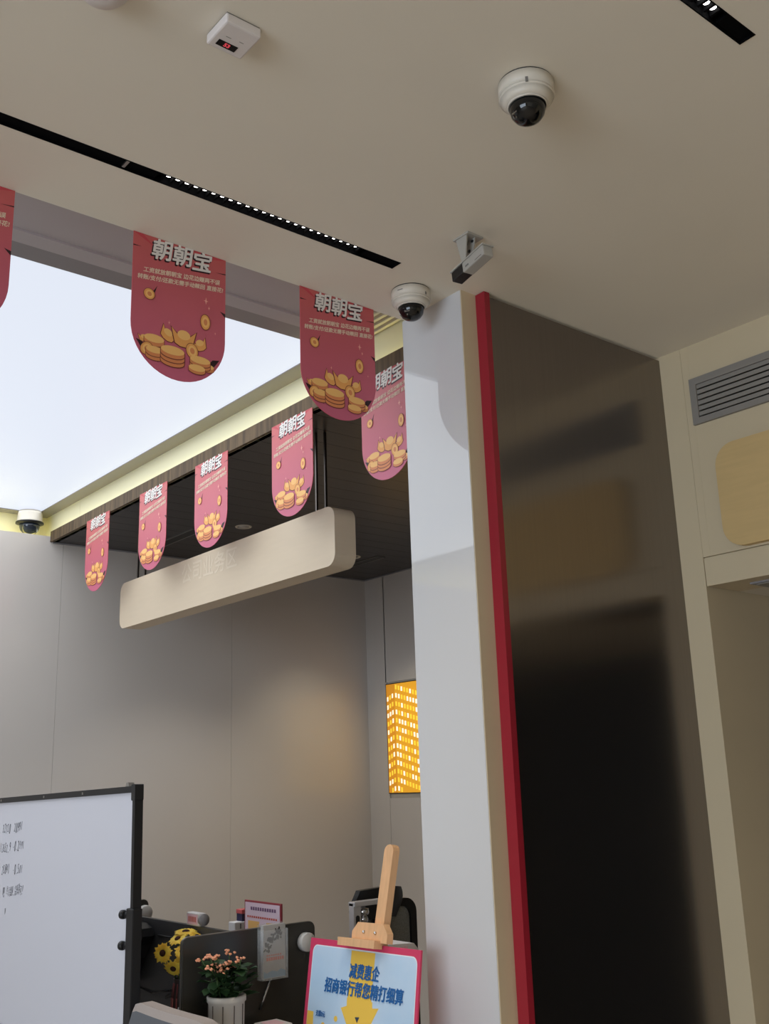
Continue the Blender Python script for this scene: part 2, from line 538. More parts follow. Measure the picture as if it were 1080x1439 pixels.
# ---------------------------------------------------------------- track lights
def track(T, x0, n, step, label, joint=None):
    y0, y1, xa, xb = T
    yc = (y0 + y1) / 2
    t = empty('track_light', (xb, yc, CEIL + 0.02), label, 'light')
    b = MB('black_track')
    b.box(xa, xb, y0, y0 + 0.003, CEIL - 0.001, CEIL + 0.058)
    b.box(xa, xb, y1 - 0.003, y1, CEIL - 0.001, CEIL + 0.058)
    b.box(xa, xb, y0, y1, CEIL + 0.05, CEIL + 0.059)
    b.box(xb - 0.003, xb, y0, y1, CEIL - 0.001, CEIL + 0.058)
    b.build('rail', t)
    b = MB('black_track')
    b.box(x0 + n * step + 0.01, xb - 0.004, y0 + 0.004, y1 - 0.004, CEIL + 0.004, CEIL + 0.05)
    b.box(xa, x0 - 0.03, y0 + 0.004, y1 - 0.004, CEIL + 0.006, CEIL + 0.05)
    b.build('cover_strip', t)
    b = MB('black_track')
    b.box(x0 - 0.025, x0 + n * step + 0.005, y0 + 0.004, y1 - 0.004, CEIL + 0.018, CEIL + 0.05)
    for k in range(n + 1):
        x = x0 + (k - 0.5) * step
        b.box(x - 0.003, x + 0.003, y0 + 0.006, y1 - 0.006, CEIL + 0.006, CEIL + 0.02)
    m = b.build('led_module', t)
    for k in range(n):
        b = MB('led_lens'); b.lathe([(0.0075, 0), (0.0075, -0.004), (0.004, -0.006)], (x0 + k * step, yc - 0.001, CEIL + 0.018), 12); b.build('led_lens', m)
    if joint:
        b = MB('metal_gray'); b.box(joint - 0.004, joint + 0.004, y0 + 0.006, y1 - 0.006, CEIL + 0.001, CEIL + 0.006); b.build('joint_clip', t)
    for k in range(3):
        lamp('SPOT', 'track_spot', (x0 + (k + 0.5) * n * step / 3, yc, CEIL - 0.006), 16, (1.0, 0.86, 0.66),
             spot_size=R(70), spot_blend=0.6, shadow_soft_size=0.02)
track(T1, 1.062, 24, 0.0261, 'long black recessed ceiling track beside the row of red banners', 0.944)
track(T2, 1.669 - 23 * 0.02325, 24, 0.02325, 'black recessed ceiling track cut off by the top edge near the large dome camera')

# ---------------------------------------------------------------- ceiling devices
def dome(loc, label, ang, marks):
    x, y = loc
    o = empty('dome_camera', (x, y, CEIL), label, 'security camera')
    b = MB('camera_white', 'black_plastic')
    prof = [(0.060, -0.0025), (0.0625, -0.004), (0.0625, -0.035), (0.060, -0.041), (0.046, -0.056), (0.042, -0.0585), (0.040, -0.055)]
    for p0, p1 in zip(prof[:-1], prof[1:]):
        b.lathe([p0, p1], (x, y, CEIL), 48)
    b.lathe([(0.0605, 0), (0.0605, -0.003)], (x, y, CEIL), 40, 1)
    b.build('housing', o)
    b = MB('dome_glass')
    b.lathe([(0.0395, -0.055), (0.0395, -0.066), (0.037, -0.078), (0.029, -0.089), (0.018, -0.096), (0.006, -0.099), (0.0001, -0.0993)], (x, y, CEIL), 32)
    b.build('dome_cover', o)
    b = MB('metal_gray')
    b.xf = Matrix.Translation((x, y, CEIL)) @ Matrix.Rotation(ang, 4, 'Z')
    b.box(0.0325, 0.0350, -0.012, 0.004, -0.083, -0.078); b.box(0.027, 0.0295, -0.006, -0.003, -0.0915, -0.083)
    b.build('lens_bracket', o)
    for a2, w2, z2, h2 in marks:
        b = MB('mark_gray')
        b.xf = Matrix.Translation((x, y, CEIL)) @ Matrix.Rotation(a2, 4, 'Z')
        b.box(0.0610, 0.0632, -w2, w2, z2 - h2, z2 + h2)
        b.build('slot_mark', o)
    return o
fa = math.atan2(-1.297, -1.522)
dome((1.522, 1.297), 'large white dome camera with dark bubble alone on the low ceiling', fa - 0.9, [(fa + 0.05, 0.003, -0.033, 0.006)])
fb = math.atan2(-2.208, -1.962)
dome((1.962, 2.208), 'smaller looking white dome camera right in front of the white column', fb - 0.3, [(fb - 0.55, 0.009, -0.018, 0.0012), (fb + 0.85, 0.003, -0.028, 0.005)])

# speed dome at the far corner of the glowing panel
px_, py_ = 2.12, 5.885
o = empty('speed_dome_camera', (px_, py_, PZ), 'white cylindrical camera with navy dome at the far corner of the glowing panel', 'security camera')
b = MB('camera_white'); b.lathe([(0.066, -0.004), (0.070, -0.02), (0.074, -0.066), (0.080, -0.072)], (px_, py_, PZ), 32); b.build('housing', o)
b = MB('black_plastic'); b.lathe([(0.080, -0.072), (0.081, -0.08), (0.064, -0.086)], (px_, py_, PZ), 32); b.build('collar', o)
b = MB('lens_glass'); b.lathe([(0.060, -0.084), (0.059, -0.100), (0.052, -0.120), (0.038, -0.136), (0.02, -0.144), (0.0001, -0.146)], (px_, py_, PZ), 32); b.build('dome_cover', o)

# bullet camera
bo = empty('bullet_camera', (1.905, 1.862, CEIL), 'small grey bullet camera with black nose on a ceiling bracket above the red strip', 'security camera')
b = MB('camera_grey')
b.box(1.852, 1.912, 1.83, 1.893, CEIL - 0.006, CEIL, bev=0.001)
b.prism([(0.0, 0.0), (0.05, 0.0), (0.034, -0.08), (0.018, -0.08)], (1.886, 1.838, CEIL - 0.004), (0, 1, 0), (0, 0, 1), (1, 0, 0), 0.004)
b.prism([(0.0, 0.0), (0.045, 0.0), (0.026, -0.078), (0.010, -0.078)], (1.856, 1.84, CEIL - 0.004), (0, 1, 0), (0, 0, 1), (1, 0, 0), 0.004)
br = b.build('bracket', bo)
b = MB('black_plastic')
for yy, zz in ((1.848, -0.014), (1.872, -0.014), (1.862, -0.04)):
    b.tube((1.8830, yy, CEIL + zz), (1.8915, yy, CEIL + zz), 0.0045, seg=8)
b.build('screw', br)
b = MB('camera_grey', 'mark_gray')
b.xf = Matrix.Translation((1.868, 1.832, CEIL - 0.098)) @ Matrix.Rotation(R(-8), 4, 'Z') @ Matrix.Rotation(R(-6), 4, 'X')
b.box(-0.018, 0.018, -0.07, 0.030, -0.016, 0.016, bev=0.004)
b.box(-0.0205, 0.0205, -0.074, 0.086, 0.0145, 0.019, bev=0.0015)
b.box(-0.0192, -0.0175, 0.0, 0.014, -0.007, -0.003, 1); b.box(-0.0192, -0.0175, -0.06, -0.03, -0.012, -0.0105, 1)
b.build('housing', bo)
b = MB('black_plastic')
b.xf = Matrix.Translation((1.868, 1.832, CEIL - 0.098)) @ Matrix.Rotation(R(-8), 4, 'Z') @ Matrix.Rotation(R(-6), 4, 'X')
b.box(-0.017, 0.017, 0.028, 0.083, -0.0145, 0.0145, bev=0.002)
b.build('lens_hood', bo)
b = MB('camera_grey')
b.path([(1.87, 1.885, CEIL - 0.004), (1.862, 1.88, CEIL - 0.03), (1.858, 1.868, CEIL - 0.062), (1.864, 1.85, CEIL - 0.082)], 0.0025)
b.build('cable', bo)

# square detector with a red number display
ax_, ay_ = 0.915, 1.541
o = empty('temperature_detector', (ax_, ay_, CEIL), 'square white ceiling detector with a small black display of red digits', 'detector')
hw = 0.041
b = MB('alarm_white', 'mark_gray')
b.box(ax_ - hw, ax_ + hw, ay_ - hw, ay_ + hw, CEIL - 0.026, CEIL - 0.003, bev=0.004)
b.box(ax_ - hw + 0.003, ax_ + hw - 0.003, ay_ - hw + 0.003, ay_ + hw - 0.003, CEIL - 0.004, CEIL, 1)
b.build('housing', o)
b = MB('display_black'); b.box(ax_ - 0.027, ax_ + 0.017, ay_ + 0.011, ay_ + 0.028, CEIL - 0.0268, CEIL - 0.024); dsp = b.build('display', o)
lettering('digits', [('53', 0.014, 0.0006, 0, (ax_ - 0.005, ay_ + 0.0195, CEIL - 0.027), (1, 0, 0), (0, -1, 0), 0, 'CENTER', 1)], ['digit_red'], dsp)
b = MB('mark_gray'); b.box(ax_ - 0.02, ax_ - 0.008, ay_ - 0.004, ay_ - 0.0025, CEIL - 0.0263, CEIL - 0.025); b.box(ax_ + 0.010, ax_ + 0.020, ay_ - 0.006, ay_ - 0.0045, CEIL - 0.0263, CEIL - 0.025); b.build('slot_mark', o)
b = MB('alarm_white'); b.lathe([(0.052, 0), (0.05, -0.018), (0.04, -0.03), (0.02, -0.034), (0.0001, -0.034)], (0.648, 1.578, CEIL), 32)
b.build('smoke_detector', None, None, 'round white ceiling device just peeking in at the top edge', 'detector')

# ---------------------------------------------------------------- banners
BW, BH = 0.292, 0.412
def banner_outline(s=1.0):
    r = BW / 2
    pts = [(-r, 0), (r, 0)]
    for k in range(25):
        a = -math.pi * k / 24
        pts.append((r * math.cos(a), -(BH - r) + r * math.sin(a)))
    return pts[:2][::-1] + [pts[-1]] + pts[3:-1][::-1] + [pts[2]] if False else [(-r, 0)] + pts[1:][0:1] + pts[2:]
proto = empty('hanging_banner', (0, 0, 0), None, 'banner', 'red round-bottomed banners hung round the light well')
b = MB('banner_red', 'banner_back')
b.prism(banner_outline(), (0, -0.001, 0), (1, 0, 0), (0, 0, 1), (0, 1, 0), 0.002, 0, 1)
b.build('sheet', proto)
F = -0.0013
X3, Z3 = (1, 0, 0), (0, 0, 1)
def bp_(mb, pts, d, mi):
    flat(mb, pts, (0, F - d * 0.0001, 0), X3, Z3, mi)
# corner rays printed darker
b = MB('banner_shadow', 'banner_back')
bp_(b, [(-0.146, -0.001), (-0.118, -0.001), (-0.082, -0.030)], 0, 1)
bp_(b, [(0.146, -0.001), (0.10, -0.012), (0.02, -0.001)], 0, 1)
bp_(b, [(0.112, -0.049), (0.146, -0.044), (0.146, -0.0475)], 0, 0)
bp_(b, [(-0.146, -0.040), (-0.146, -0.044), (-0.12, -0.041)], 0, 0)
bp_(b, [(-0.070, -0.145), (-0.086, -0.172), (-0.080, -0.176)], 0, 0)
bp_(b, [(0.146, -0.185), (0.128, -0.168), (0.146, -0.172)], 0, 0)
b.build('print_rays', proto, 'stuff')
up_ = R(7)
tx, tz = Vector((math.cos(up_), 0, math.sin(up_))), Vector((0, 0, 1))
items = []
for k, (ch, cx, cz) in enumerate((('朝', -0.060, -0.037), ('朝', 0.004, -0.035), ('宝', 0.066, -0.035))):
    for d, off, mi, bold in ((1, (-0.0035, -0.0045), 1, 0.0022), (2, (0, 0), 0, 0.0016)):
        items.append((ch, 0.066, bold, 0.12, (cx + off[0], F - d * 0.0003, cz + off[1]), tx, tz, mi, 'CENTER', 1))
lettering('print_title', items, ['banner_title', 'banner_shadow'], proto)
lettering('print_caption', [
    ('工资就放朝朝宝 边花边赚两不误', 0.0170, 0.0004, 0.1, (0.006, F - 0.0003, -0.094), tx, tz, 0, 'CENTER', 1),
    ('转账/支付/还款无需手动赎回 直接花!', 0.0165, 0.0004, 0.1, (0.003, F - 0.0003, -0.117), tx, tz, 0, 'CENTER', 1.02)], ['banner_sub'], proto)
# printed coins and ingots
GM = ('gold', 'gold_light', 'gold_deep', 'gold_line', 'sparkle', 'banner_shadow')
lay = [1]
def coin(cx, cz, a, c, th, n=1, tilt=0.0):
    for k in range(n):
        b = MB(*GM)
        z = cz + k * th
        lay[0] += 1
        L = lay[0]
        bp_(b, ell(cx, z - th, a * 1.05, c * 1.12, 22, tilt), L, 3)
        bp_(b, [(cx - a * 1.05, z - th), (cx + a * 1.05, z - th), (cx + a * 1.05, z), (cx - a * 1.05, z)], L + 0.2, 3)
        bp_(b, ell(cx, z - th * 0.9, a, c, 22, tilt), L + 0.4, 2)
        bp_(b, [(cx - a, z - th * 0.9), (cx + a, z - th * 0.9), (cx + a, z), (cx - a, z)], L + 0.6, 2)
        bp_(b, ell(cx, z, a, c, 22, tilt), L + 0.8, 0 if k < n - 1 else 1)
        b.build('printed_coin', proto)
def disc(cx, cz, a, c, tilt):
    b = MB(*GM)
    lay[0] += 1
    L = lay[0]
    bp_(b, ell(cx, cz, a * 1.08, c * 1.08, 22, tilt), L, 3)
    bp_(b, ell(cx, cz, a, c, 22, tilt), L + 0.3, 0)
    bp_(b, ell(cx + a * 0.05, cz, a * 0.72, c * 0.72, 22, tilt), L + 0.6, 1)
    bp_(b, ell(cx + a * 0.05, cz, a * 0.4, c * 0.42, 22, tilt), L + 0.8, 2)
    b.build('printed_coin', proto)
def ingot(cx, cz, s, tilt=0.0):
    b = MB(*GM)
    lay[0] += 1
    L = lay[0]
    c_, s_ = math.cos(tilt), math.sin(tilt)
    def rr(p): return [(cx + s * (x * c_ - y * s_), cz + s * (x * s_ + y * c_)) for x, y in p]
    bp_(b, rr([(-1.05, 0.75), (-0.5, 0.3), (0.5, 0.3), (1.05, 0.75), (0.75, -0.5), (0.3, -0.72), (-0.3, -0.72), (-0.75, -0.5)]), L, 3)
    bp_(b, rr([(-0.96, 0.66), (-0.5, 0.22), (0.5, 0.22), (0.96, 0.66), (0.68, -0.45), (0.27, -0.64), (-0.27, -0.64), (-0.68, -0.45)]), L + 0.3, 0)
    bp_(b, ell(cx, cz + 0.25 * s, 0.5 * s, 0.36 * s, 20, tilt), L + 0.6, 1)
    b.build('printed_ingot', proto)
b = MB(*GM)
bp_(b, [(-0.130, -0.318), (-0.112, -0.322), (-0.090, -0.350), (-0.06, -0.374), (-0.108, -0.349)], 1, 5)
bp_(b, [(0.128, -0.322), (0.106, -0.326), (0.085, -0.352), (0.06, -0.374), (0.108, -0.350)], 1, 5)
b.build('print_shade', proto, 'stuff')
ingot(-0.034, -0.284, 0.028, -0.5); ingot(0.064, -0.290, 0.026, 0.4)
ingot(0.014, -0.283, 0.040, 0.0)
ingot(-0.108, -0.312, 0.016, 0.1)
coin(-0.076, -0.318, 0.030, 0.012, 0.012, 2)
disc(-0.098, -0.340, 0.016, 0.020, -0.7)
coin(-0.074, -0.350, 0.026, 0.010, 0.011, 2)
coin(0.090, -0.350, 0.020, 0.008, 0.010, 1)
disc(0.040, -0.314, 0.018, 0.022, 0.2)
coin(0.066, -0.346, 0.032, 0.011, 0.010, 2)
coin(-0.020, -0.352, 0.036, 0.013, 0.012, 3)
coin(0.056, -0.362, 0.026, 0.010, 0.009, 1)
disc(-0.095, -0.178, 0.016, 0.016, 0.3)
disc(0.080, -0.216, 0.015, 0.023, 0.0)
b = MB(*GM)
for cx, cz, s in ((0.079, -0.152, 0.008), (0.089, -0.172, 0.0045), (0.11, -0.245, 0.003), (-0.035, -0.25, 0.004)):
    bp_(b, [(cx, cz + s * 1.5), (cx + s * 0.25, cz + s * 0.2), (cx + s, cz), (cx + s * 0.25, cz - s * 0.2), (cx, cz - s * 1.5), (cx - s * 0.25, cz - s * 0.2), (cx - s, cz), (cx - s * 0.25, cz + s * 0.2)], 60, 4)
b.build('printed_sparkles', proto, 'stuff')

near = [(0.622, 'red banner at the ceiling edge cut by the left border of the view'),
        (1.243, 'crimson banner hung from the ceiling edge alone against the glowing panel'),
        (1.799, 'dark red banner at the ceiling edge overlapping the one by the column')]
far = [(2.650, 'coral banner under the wooden fascia half hidden by the white column'),
       (3.254, 'coral banner under the wooden fascia beside the sign poles'),
       (3.903, 'pink banner over the middle of the hanging sign, beside a round downlight'),
       (4.472, 'small pink banner over the left end of the hanging sign'),
       (5.121, 'smallest red banner, farthest under the fascia, clear of the hanging sign')]
first = True
for x, lab in near:
    if first:
        proto.location = (x, YE - 0.004, CEIL - 0.001); proto['label'] = lab; first = False
    else:
        dup(proto, (x, YE - 0.004, CEIL - 0.001), 0, label=lab)
for yy, lab in far:
    dup(proto, (XB - 0.004, yy, 1.446), R(-90), label=lab)

# ---------------------------------------------------------------- hanging sign
hs = empty('hanging_sign', (2.41, 4.145, 0.96), 'long pale wooden sign box with rounded ends hung below the dark ceiling', 'sign')
b = MB('sign_veneer')
b.prism(rrect(3.17, 5.12, 0.837, 1.083, 0.05, 8), (2.36, 0, 0), (0, 1, 0), (0, 0, 1), (1, 0, 0), 0.105)
b.build('sign_box', hs)
for yy in (3.325, 4.975):
    for xx, yo in ((2.395, 0.012), (2.425, -0.012)):
        b = MB('pole_metal'); b.box(xx - 0.0045, xx + 0.0045, yy + yo - 0.0045, yy + yo + 0.0045, 1.08, 1.441); b.build('pole', hs)
lettering('raised_letters', [('公司业务区', 0.105, 0.0015, 0, (2.3595, 4.17, 1.005), (0, -1, 0), (0, 0, 1), 0, 'CENTER', 1)], ['sign_letter'], hs)

# ---------------------------------------------------------------- alcove ceiling fittings
o = empty('downlight', (2.988, 4.885, 1.44), 'round white downlight in the dark plank ceiling beside a pink banner', 'light')
b = MB('camera_white'); b.lathe([(0.048, -0.002), (0.046, -0.006), (0.036, -0.006), (0.034, 0.0)], (2.988, 4.885, 1.442), 28); b.build('trim_ring', o)
b = MB('puck_gray'); b.lathe([(0.034, -0.004), (0.0001, -0.0042)], (2.988, 4.885, 1.441), 24); b.build('lens', o)
lamp('SPOT', 'alcove_downlight_lamp', (2.988, 4.885, 1.425), 52, (1.0, 0.93, 0.82), spot_size=R(98), spot_blend=0.8, shadow_soft_size=0.03)
def slot(x, y0, y1, lab):
    o = empty('slot_vent', (x, (y0 + y1) / 2, 1.44), lab, 'air vent')
    b = MB('metal_gray')
    for dx in (-0.036, 0.03):
        b.box(x + dx, x + dx + 0.006, y0, y1, 1.434, 1.4405)
    b.box(x - 0.036, x + 0.036, y0 - 0.006, y0, 1.434, 1.4405); b.box(x - 0.036, x + 0.036, y1, y1 + 0.006, 1.434, 1.4405)
    b.build('frame', o)
    b = MB('black_plastic'); b.box(x - 0.03, x + 0.03, y0, y1, 1.436, 1.440); b.build('slot', o)
slot(2.80, 5.08, 5.62, 'thin black slot vent in the dark ceiling between two pink banners')
slot(4.17, 5.10, 5.55, 'thin black slot vent in the dark ceiling past the sign end')
lamp('SPOT', 'alcove_downlight_lamp', (4.02, 5.20, 1.425), 34, (1.0, 0.90, 0.70), spot_size=R(92), spot_blend=0.95, shadow_soft_size=0.03)
o = empty('downlight', (4.02, 5.20, 1.44), 'downlight tucked behind the hanging sign, lighting the far wall', 'light')
b = MB('camera_white'); b.lathe([(0.05, 0.0), (0.048, -0.006), (0.038, -0.006), (0.036, 0.0)], (4.02, 5.20, 1.441), 28); b.build('trim_ring', o)

# ---------------------------------------------------------------- lightbox poster in the alcove
ly0, ly1, lz0, lz1 = 4.75, 5.596, -0.077, 0.664
lb = empty('lightbox', (XA, (ly0 + ly1) / 2, (lz0 + lz1) / 2), 'backlit orange picture of a tower block on the alcove end wall', 'lightbox')
b = MB('frame_black'); b.box(XA - 0.016, XA, ly0, ly1, lz0, lz1); b.build('case', lb)
yc_ = 5.50
def P(y, z): return (y, z)
FX = XA - 0.0165
b = MB('lightbox_orange', 'lightbox_shade')
flat(b, [(yc_, lz0 + 0.006), (ly1 - 0.006, lz0 + 0.006), (ly1 - 0.006, lz1 - 0.006), (yc_, lz1 - 0.006)], (FX, 0, 0), (0, 1, 0), (0, 0, 1), 1)
flat(b, [(ly0 + 0.006, lz0 + 0.006), (yc_, lz0 + 0.006), (yc_, lz1 - 0.006), (ly0 + 0.006, lz1 - 0.006)], (FX, 0, 0), (0, 1, 0), (0, 0, 1), 0)
b.build('picture', lb)
b = MB('lightbox_white', 'lightbox_yellow')
rnd = random.Random(3)
for r_ in range(13):
    zc = lz0 + 0.032 + r_ * 0.0565
    for k in range(3):
        y = yc_ + 0.016 + k * 0.026
        dz = -0.010 * k
        if zc + dz - 0.014 < lz0 + 0.008 or zc + 0.026 > lz1 - 0.008: continue
        flat(b, [(y, zc + dz - 0.012), (y + 0.015, zc + dz - 0.016), (y + 0.015, zc + dz + 0.014), (y, zc + dz + 0.018)], (FX - 0.0005, 0, 0), (0, 1, 0), (0, 0, 1), 0 if rnd.random() < 0.35 else 1)
    for k in range(24):
        y = yc_ - 0.024 - k * 0.030
        dz = -0.008 * k
        if zc + dz - 0.016 < lz0 + 0.008 or zc + dz + 0.018 > lz1 - 0.008 or y < ly0 + 0.01: continue
        flat(b, [(y, zc + dz - 0.015), (y + 0.017, zc + dz - 0.012), (y + 0.017, zc + dz + 0.018), (y, zc + dz + 0.015)], (FX - 0.0005, 0, 0), (0, 1, 0), (0, 0, 1), 0 if rnd.random() < 0.4 else 1)
b.build('printed_windows', lb, 'stuff')

# ---------------------------------------------------------------- right wall fittings
gr = empty('air_grille', (XR, 1.43, 1.28), 'grey louvred air grille high on the right wall', 'air vent')
gy0, gy1, gz0, gz1 = 0.905, 1.952, 1.195, 1.368
b = MB('grille_gray')
b.box(XR - 0.012, XR + 0.02, gy0, gy1, gz1 - 0.026, gz1); b.box(XR - 0.012, XR + 0.02, gy0, gy1, gz0, gz0 + 0.022)
b.box(XR - 0.012, XR + 0.02, gy1 - 0.026, gy1, gz0 + 0.022, gz1 - 0.026); b.box(XR - 0.012, XR + 0.02, gy0, gy0 + 0.026, gz0 + 0.022, gz1 - 0.026)
b.build('frame', gr)
b = MB('black_track'); b.box(XR + 0.05, XR + 0.06, gy0, gy1, gz0, gz1); b.build('backing', gr)
for k in range(6):
    z = gz0 + 0.033 + k * 0.0205
    b = MB('grille_gray'); b.prism([(0, 0), (0.034, 0.006), (0.034, 0.012), (0.0, 0.0150)], (XR - 0.006, gy0 + 0.02, z - 0.004), (1, 0, 0), (0, 0, 1), (0, 1, 0), gy1 - gy0 - 0.04); b.build('slat', gr)
b = MB('board_wood')
b.prism(rrect(0.75, 1.875, 0.727, 1.090, 0.075, 8), (XR - 0.028, 0, 0), (0, 1, 0), (0, 0, 1), (1, 0, 0), 0.028)
b.build('wooden_sign_board', None, None, 'plain light wooden board with rounded corners on the right wall', 'sign')
b = MB('frame_gray', 'grille_gray')
b.box(3.14, 3.44, 1.45, 1.86, 0.612, 0.618); b.box(3.155, 3.425, 1.465, 1.845, 0.609, 0.613, 1)
b.build('ceiling_hatch', None, None, 'greenish grey hatch plate in the passage ceiling under the lintel', 'hatch')

# ---------------------------------------------------------------- mobile whiteboard
wb = empty('mobile_whiteboard', (1.53, 3.9, FLOOR), 'white board in black frame with handwriting, at the left edge', 'whiteboard')
tl = math.atan(0.0225)
ay = Vector((0, math.cos(tl), -math.sin(tl)))
az = Vector((0, math.sin(tl), math.cos(tl)))
o0 = Vector((1.515, 3.10, 0.014))      # top right corner
def wpt(u, v, d=0.0): return o0 + ay * u - az * v + Vector((d, 0, 0))
W_, H_ = 1.8, 0.84
b = MB('whiteboard'); b.prism([(0.015, -0.015), (W_ - 0.015, -0.015), (W_ - 0.015, -H_ + 0.015), (0.015, -H_ + 0.015)], o0 + Vector((-0.006, 0, 0)), ay, az, (1, 0, 0), 0.012); wp = b.build('writing_panel', wb)
for a in ((0, W_, 0, 0.020), (0, W_, H_ - 0.020, H_), (0, 0.018, 0, H_), (W_ - 0.024, W_, 0, H_)):
    b = MB('frame_black'); b.prism([(a[0], -a[2]), (a[1], -a[2]), (a[1], -a[3]), (a[0], -a[3])], o0 + Vector((-0.013, 0, 0)), ay, az, (1, 0, 0), 0.028); b.build('frame_bar', wb)
b = MB('black_plastic'); b.prism(rrect(-0.003, 0.024, -0.045, 0.005, 0.005, 3), o0 + Vector((-0.015, 0, 0)), ay, az, (1, 0, 0), 0.030); b.build('corner_cap', wb)
b = MB('metal_gray'); b.prism([(0.045, 0.0), (0.07, 0.0), (0.065, 0.012), (0.05, 0.012)], o0 + Vector((-0.013, 0, 0)), ay, az, (1, 0, 0), 0.02)
for u in (0.4, 0.75, 1.2):
    b.prism([(u, -0.006), (u + 0.008, -0.006), (u + 0.008, -0.014), (u, -0.014)], o0 + Vector((-0.0145, 0, 0)), ay, az, (1, 0, 0), 0.002)
b.build('clip', wb)
hx = Vector((0, -1, 0.05)); hz = Vector((0, 0, 1))
rows = [('32720  20991', 0.052, 1.075, 0.118), ('12652.9 -0.2991', 0.050, 1.07, 0.19), ('资 23841  -0.501', 0.050, 1.075, 0.272),
        ('吧 共享余额.完善许可!', 0.052, 1.035, 0.35), ('好吧.   v', 0.052, 1.16, 0.425)]
items = []
hr = random.Random(4)
for t, sz, u, v in rows:
    wd = sz * 0.52
    for k, chh in enumerate(t):
        big = ord(chh) > 1000
        uu = u + 0.5 * len(t) * wd * 0.66 - k * wd * 0.66
        jit = hr.uniform(-0.004, 0.004)
        items.append((chh, sz * hr.uniform(0.85, 1.15) * (0.8 if big else 1), -0.0008, hr.uniform(0.1, 0.45), wpt(uu, v + jit - 0.05 * (u - uu) * 0, -0.0068) + Vector((0, 0, 0.05 * (u - uu))),
                      hx + Vector((0, 0, hr.uniform(-0.12, 0.12))), hz, 0, 'CENTER', 0.5))
lettering('handwriting', items, ['ink'], wp)
b = MB('frame_black'); b.box(1.496, 1.528, 3.078, 3.126, FLOOR + 0.06, -0.352, bev=0.003); b.build('post', wb)
b = MB('frame_black'); b.box(1.497, 1.553, 4.905, 4.953, FLOOR + 0.06, -0.38, bev=0.003); b.build('post', wb)
b = MB('frame_black'); b.box(1.22, 1.66, 3.05, 3.088, FLOOR + 0.05, FLOOR + 0.09, bev=0.003); b.build('foot', wb)
b = MB('frame_black'); b.box(1.22, 1.66, 4.91, 4.948, FLOOR + 0.05, FLOOR + 0.09, bev=0.003); b.build('foot', wb)
for xx in (1.26, 1.62):
    for yy in (3.069, 4.929):
        b = MB('black_plastic'); b.lathe([(0.024, -0.012), (0.026, -0.008), (0.026, 0.008), (0.024, 0.012)], (xx, yy, FLOOR + 0.026), 16, 0, (0, 1, 0)); b.build('caster', wb)
for zz in (-0.372, -0.462):
    b = MB('black_plastic'); b.tube((1.508, 3.11, zz), (1.502, 3.148, zz), 0.010, seg=12); b.lathe([(0.012, 0), (0.014, 0.006), (0.014, 0.014), (0.010, 0.018)], (1.500, 3.142, zz), 14, 0, (-0.2, 1, 0)); b.build('clamp_knob', wb)

# ---------------------------------------------------------------- office screens and their fittings
def screen_x(x0, x1, y, z0, z1, lab, puck=None, parts=None):
    o = empty('desk_screen', ((x0 + x1) / 2, y, FLOOR), lab, 'desk screen')
    b = MB('screen_panel'); b.prism(rrect(x0, x1, z0, z1, 0.022, 6, (1, 1, 0, 0)), (0, y - 0.009, 0), (1, 0, 0), (0, 0, 1), (0, 1, 0), 0.018); b.build('panel', o)
    b = MB('metal_gray'); b.prism(rrect(x0 - 0.002, x1 + 0.002, z0, z1 + 0.002, 0.023, 6, (1, 1, 0, 0)), (0, y - 0.004, 0), (1, 0, 0), (0, 0, 1), (0, 1, 0), 0.008); b.build('edge_band', o)
    for xx in (x0 + 0.05, x1 - 0.05):
        b = MB('frame_black'); b.box(xx - 0.02, xx + 0.02, y - 0.02, y + 0.02, FLOOR, z0 + 0.02); b.build('leg', o)
    if puck:
        b = MB('puck_gray'); b.lathe([(0.026, 0.0), (0.030, 0.004), (0.030, 0.024), (0.027, 0.028), (0.0001, 0.0285)], (puck[0], y - 0.009, puck[1]), 28, 0, (0, -1, 0)); b.build('round_clamp', o)
    return o
ns = screen_x(1.643, 2.140, 3.04, -1.15, -0.447, 'dark brown screen with leaflet holder and white clamp, behind the potted plant', (2.096, -0.507))
b = MB('chrome'); b.tube((1.962, 3.026, -0.60), (1.918, 3.026, -0.69), 0.004); b.build('strut', ns)
lg_ = empty('display_table', (1.85, 2.94, FLOOR), 'narrow dark table under the potted plant in front of the brown screen', 'table')
b = MB('desk_dark'); b.box(1.60, 2.12, 2.86, 3.015, -0.90, -0.87, bev=0.003); b.build('table_top', lg_)
for xx in (1.63, 2.09):
    for yy in (2.88, 2.995):
        b = MB('frame_black'); b.box(xx - 0.015, xx + 0.015, yy - 0.015, yy + 0.015, FLOOR, -0.90); b.build('leg', lg_)
fs_ = empty('desk_screen', (1.82, 3.6, FLOOR), 'long dark grey screen running back behind the yellow sunflowers', 'desk screen')
b = MB('screen_dark'); b.prism([(3.052, -0.447), (4.18, -0.447), (4.18, -0.85), (3.052, -0.85)], (1.812, 0, 0), (0, 1, 0), (0, 0, 1), (1, 0, 0), 0.016); b.build('panel', fs_)
b = MB('black_plastic')
b.path([(1.810, 3.70, -0.682), (1.810, 3.55, -0.688), (1.810, 3.42, -0.664), (1.810, 3.30, -0.625)], 0.004)
b.path([(1.810, 3.45, -0.69), (1.810, 3.34, -0.655), (1.810, 3.25, -0.63)], 0.006)
b.path([(1.810, 3.52, -0.497), (1.810, 3.40, -0.497)], 0.003)
b.build('cable', fs_, 'stuff')
b = MB('desk_dark'); b.box(1.805, 1.829, 3.052, 4.18, -0.90, -0.85); b.build('rail', fs_)
for yy in (3.12, 4.1):
    b = MB('frame_black'); b.box(1.80, 1.84, yy - 0.02, yy + 0.02, FLOOR, -0.89); b.build('leg', fs_)
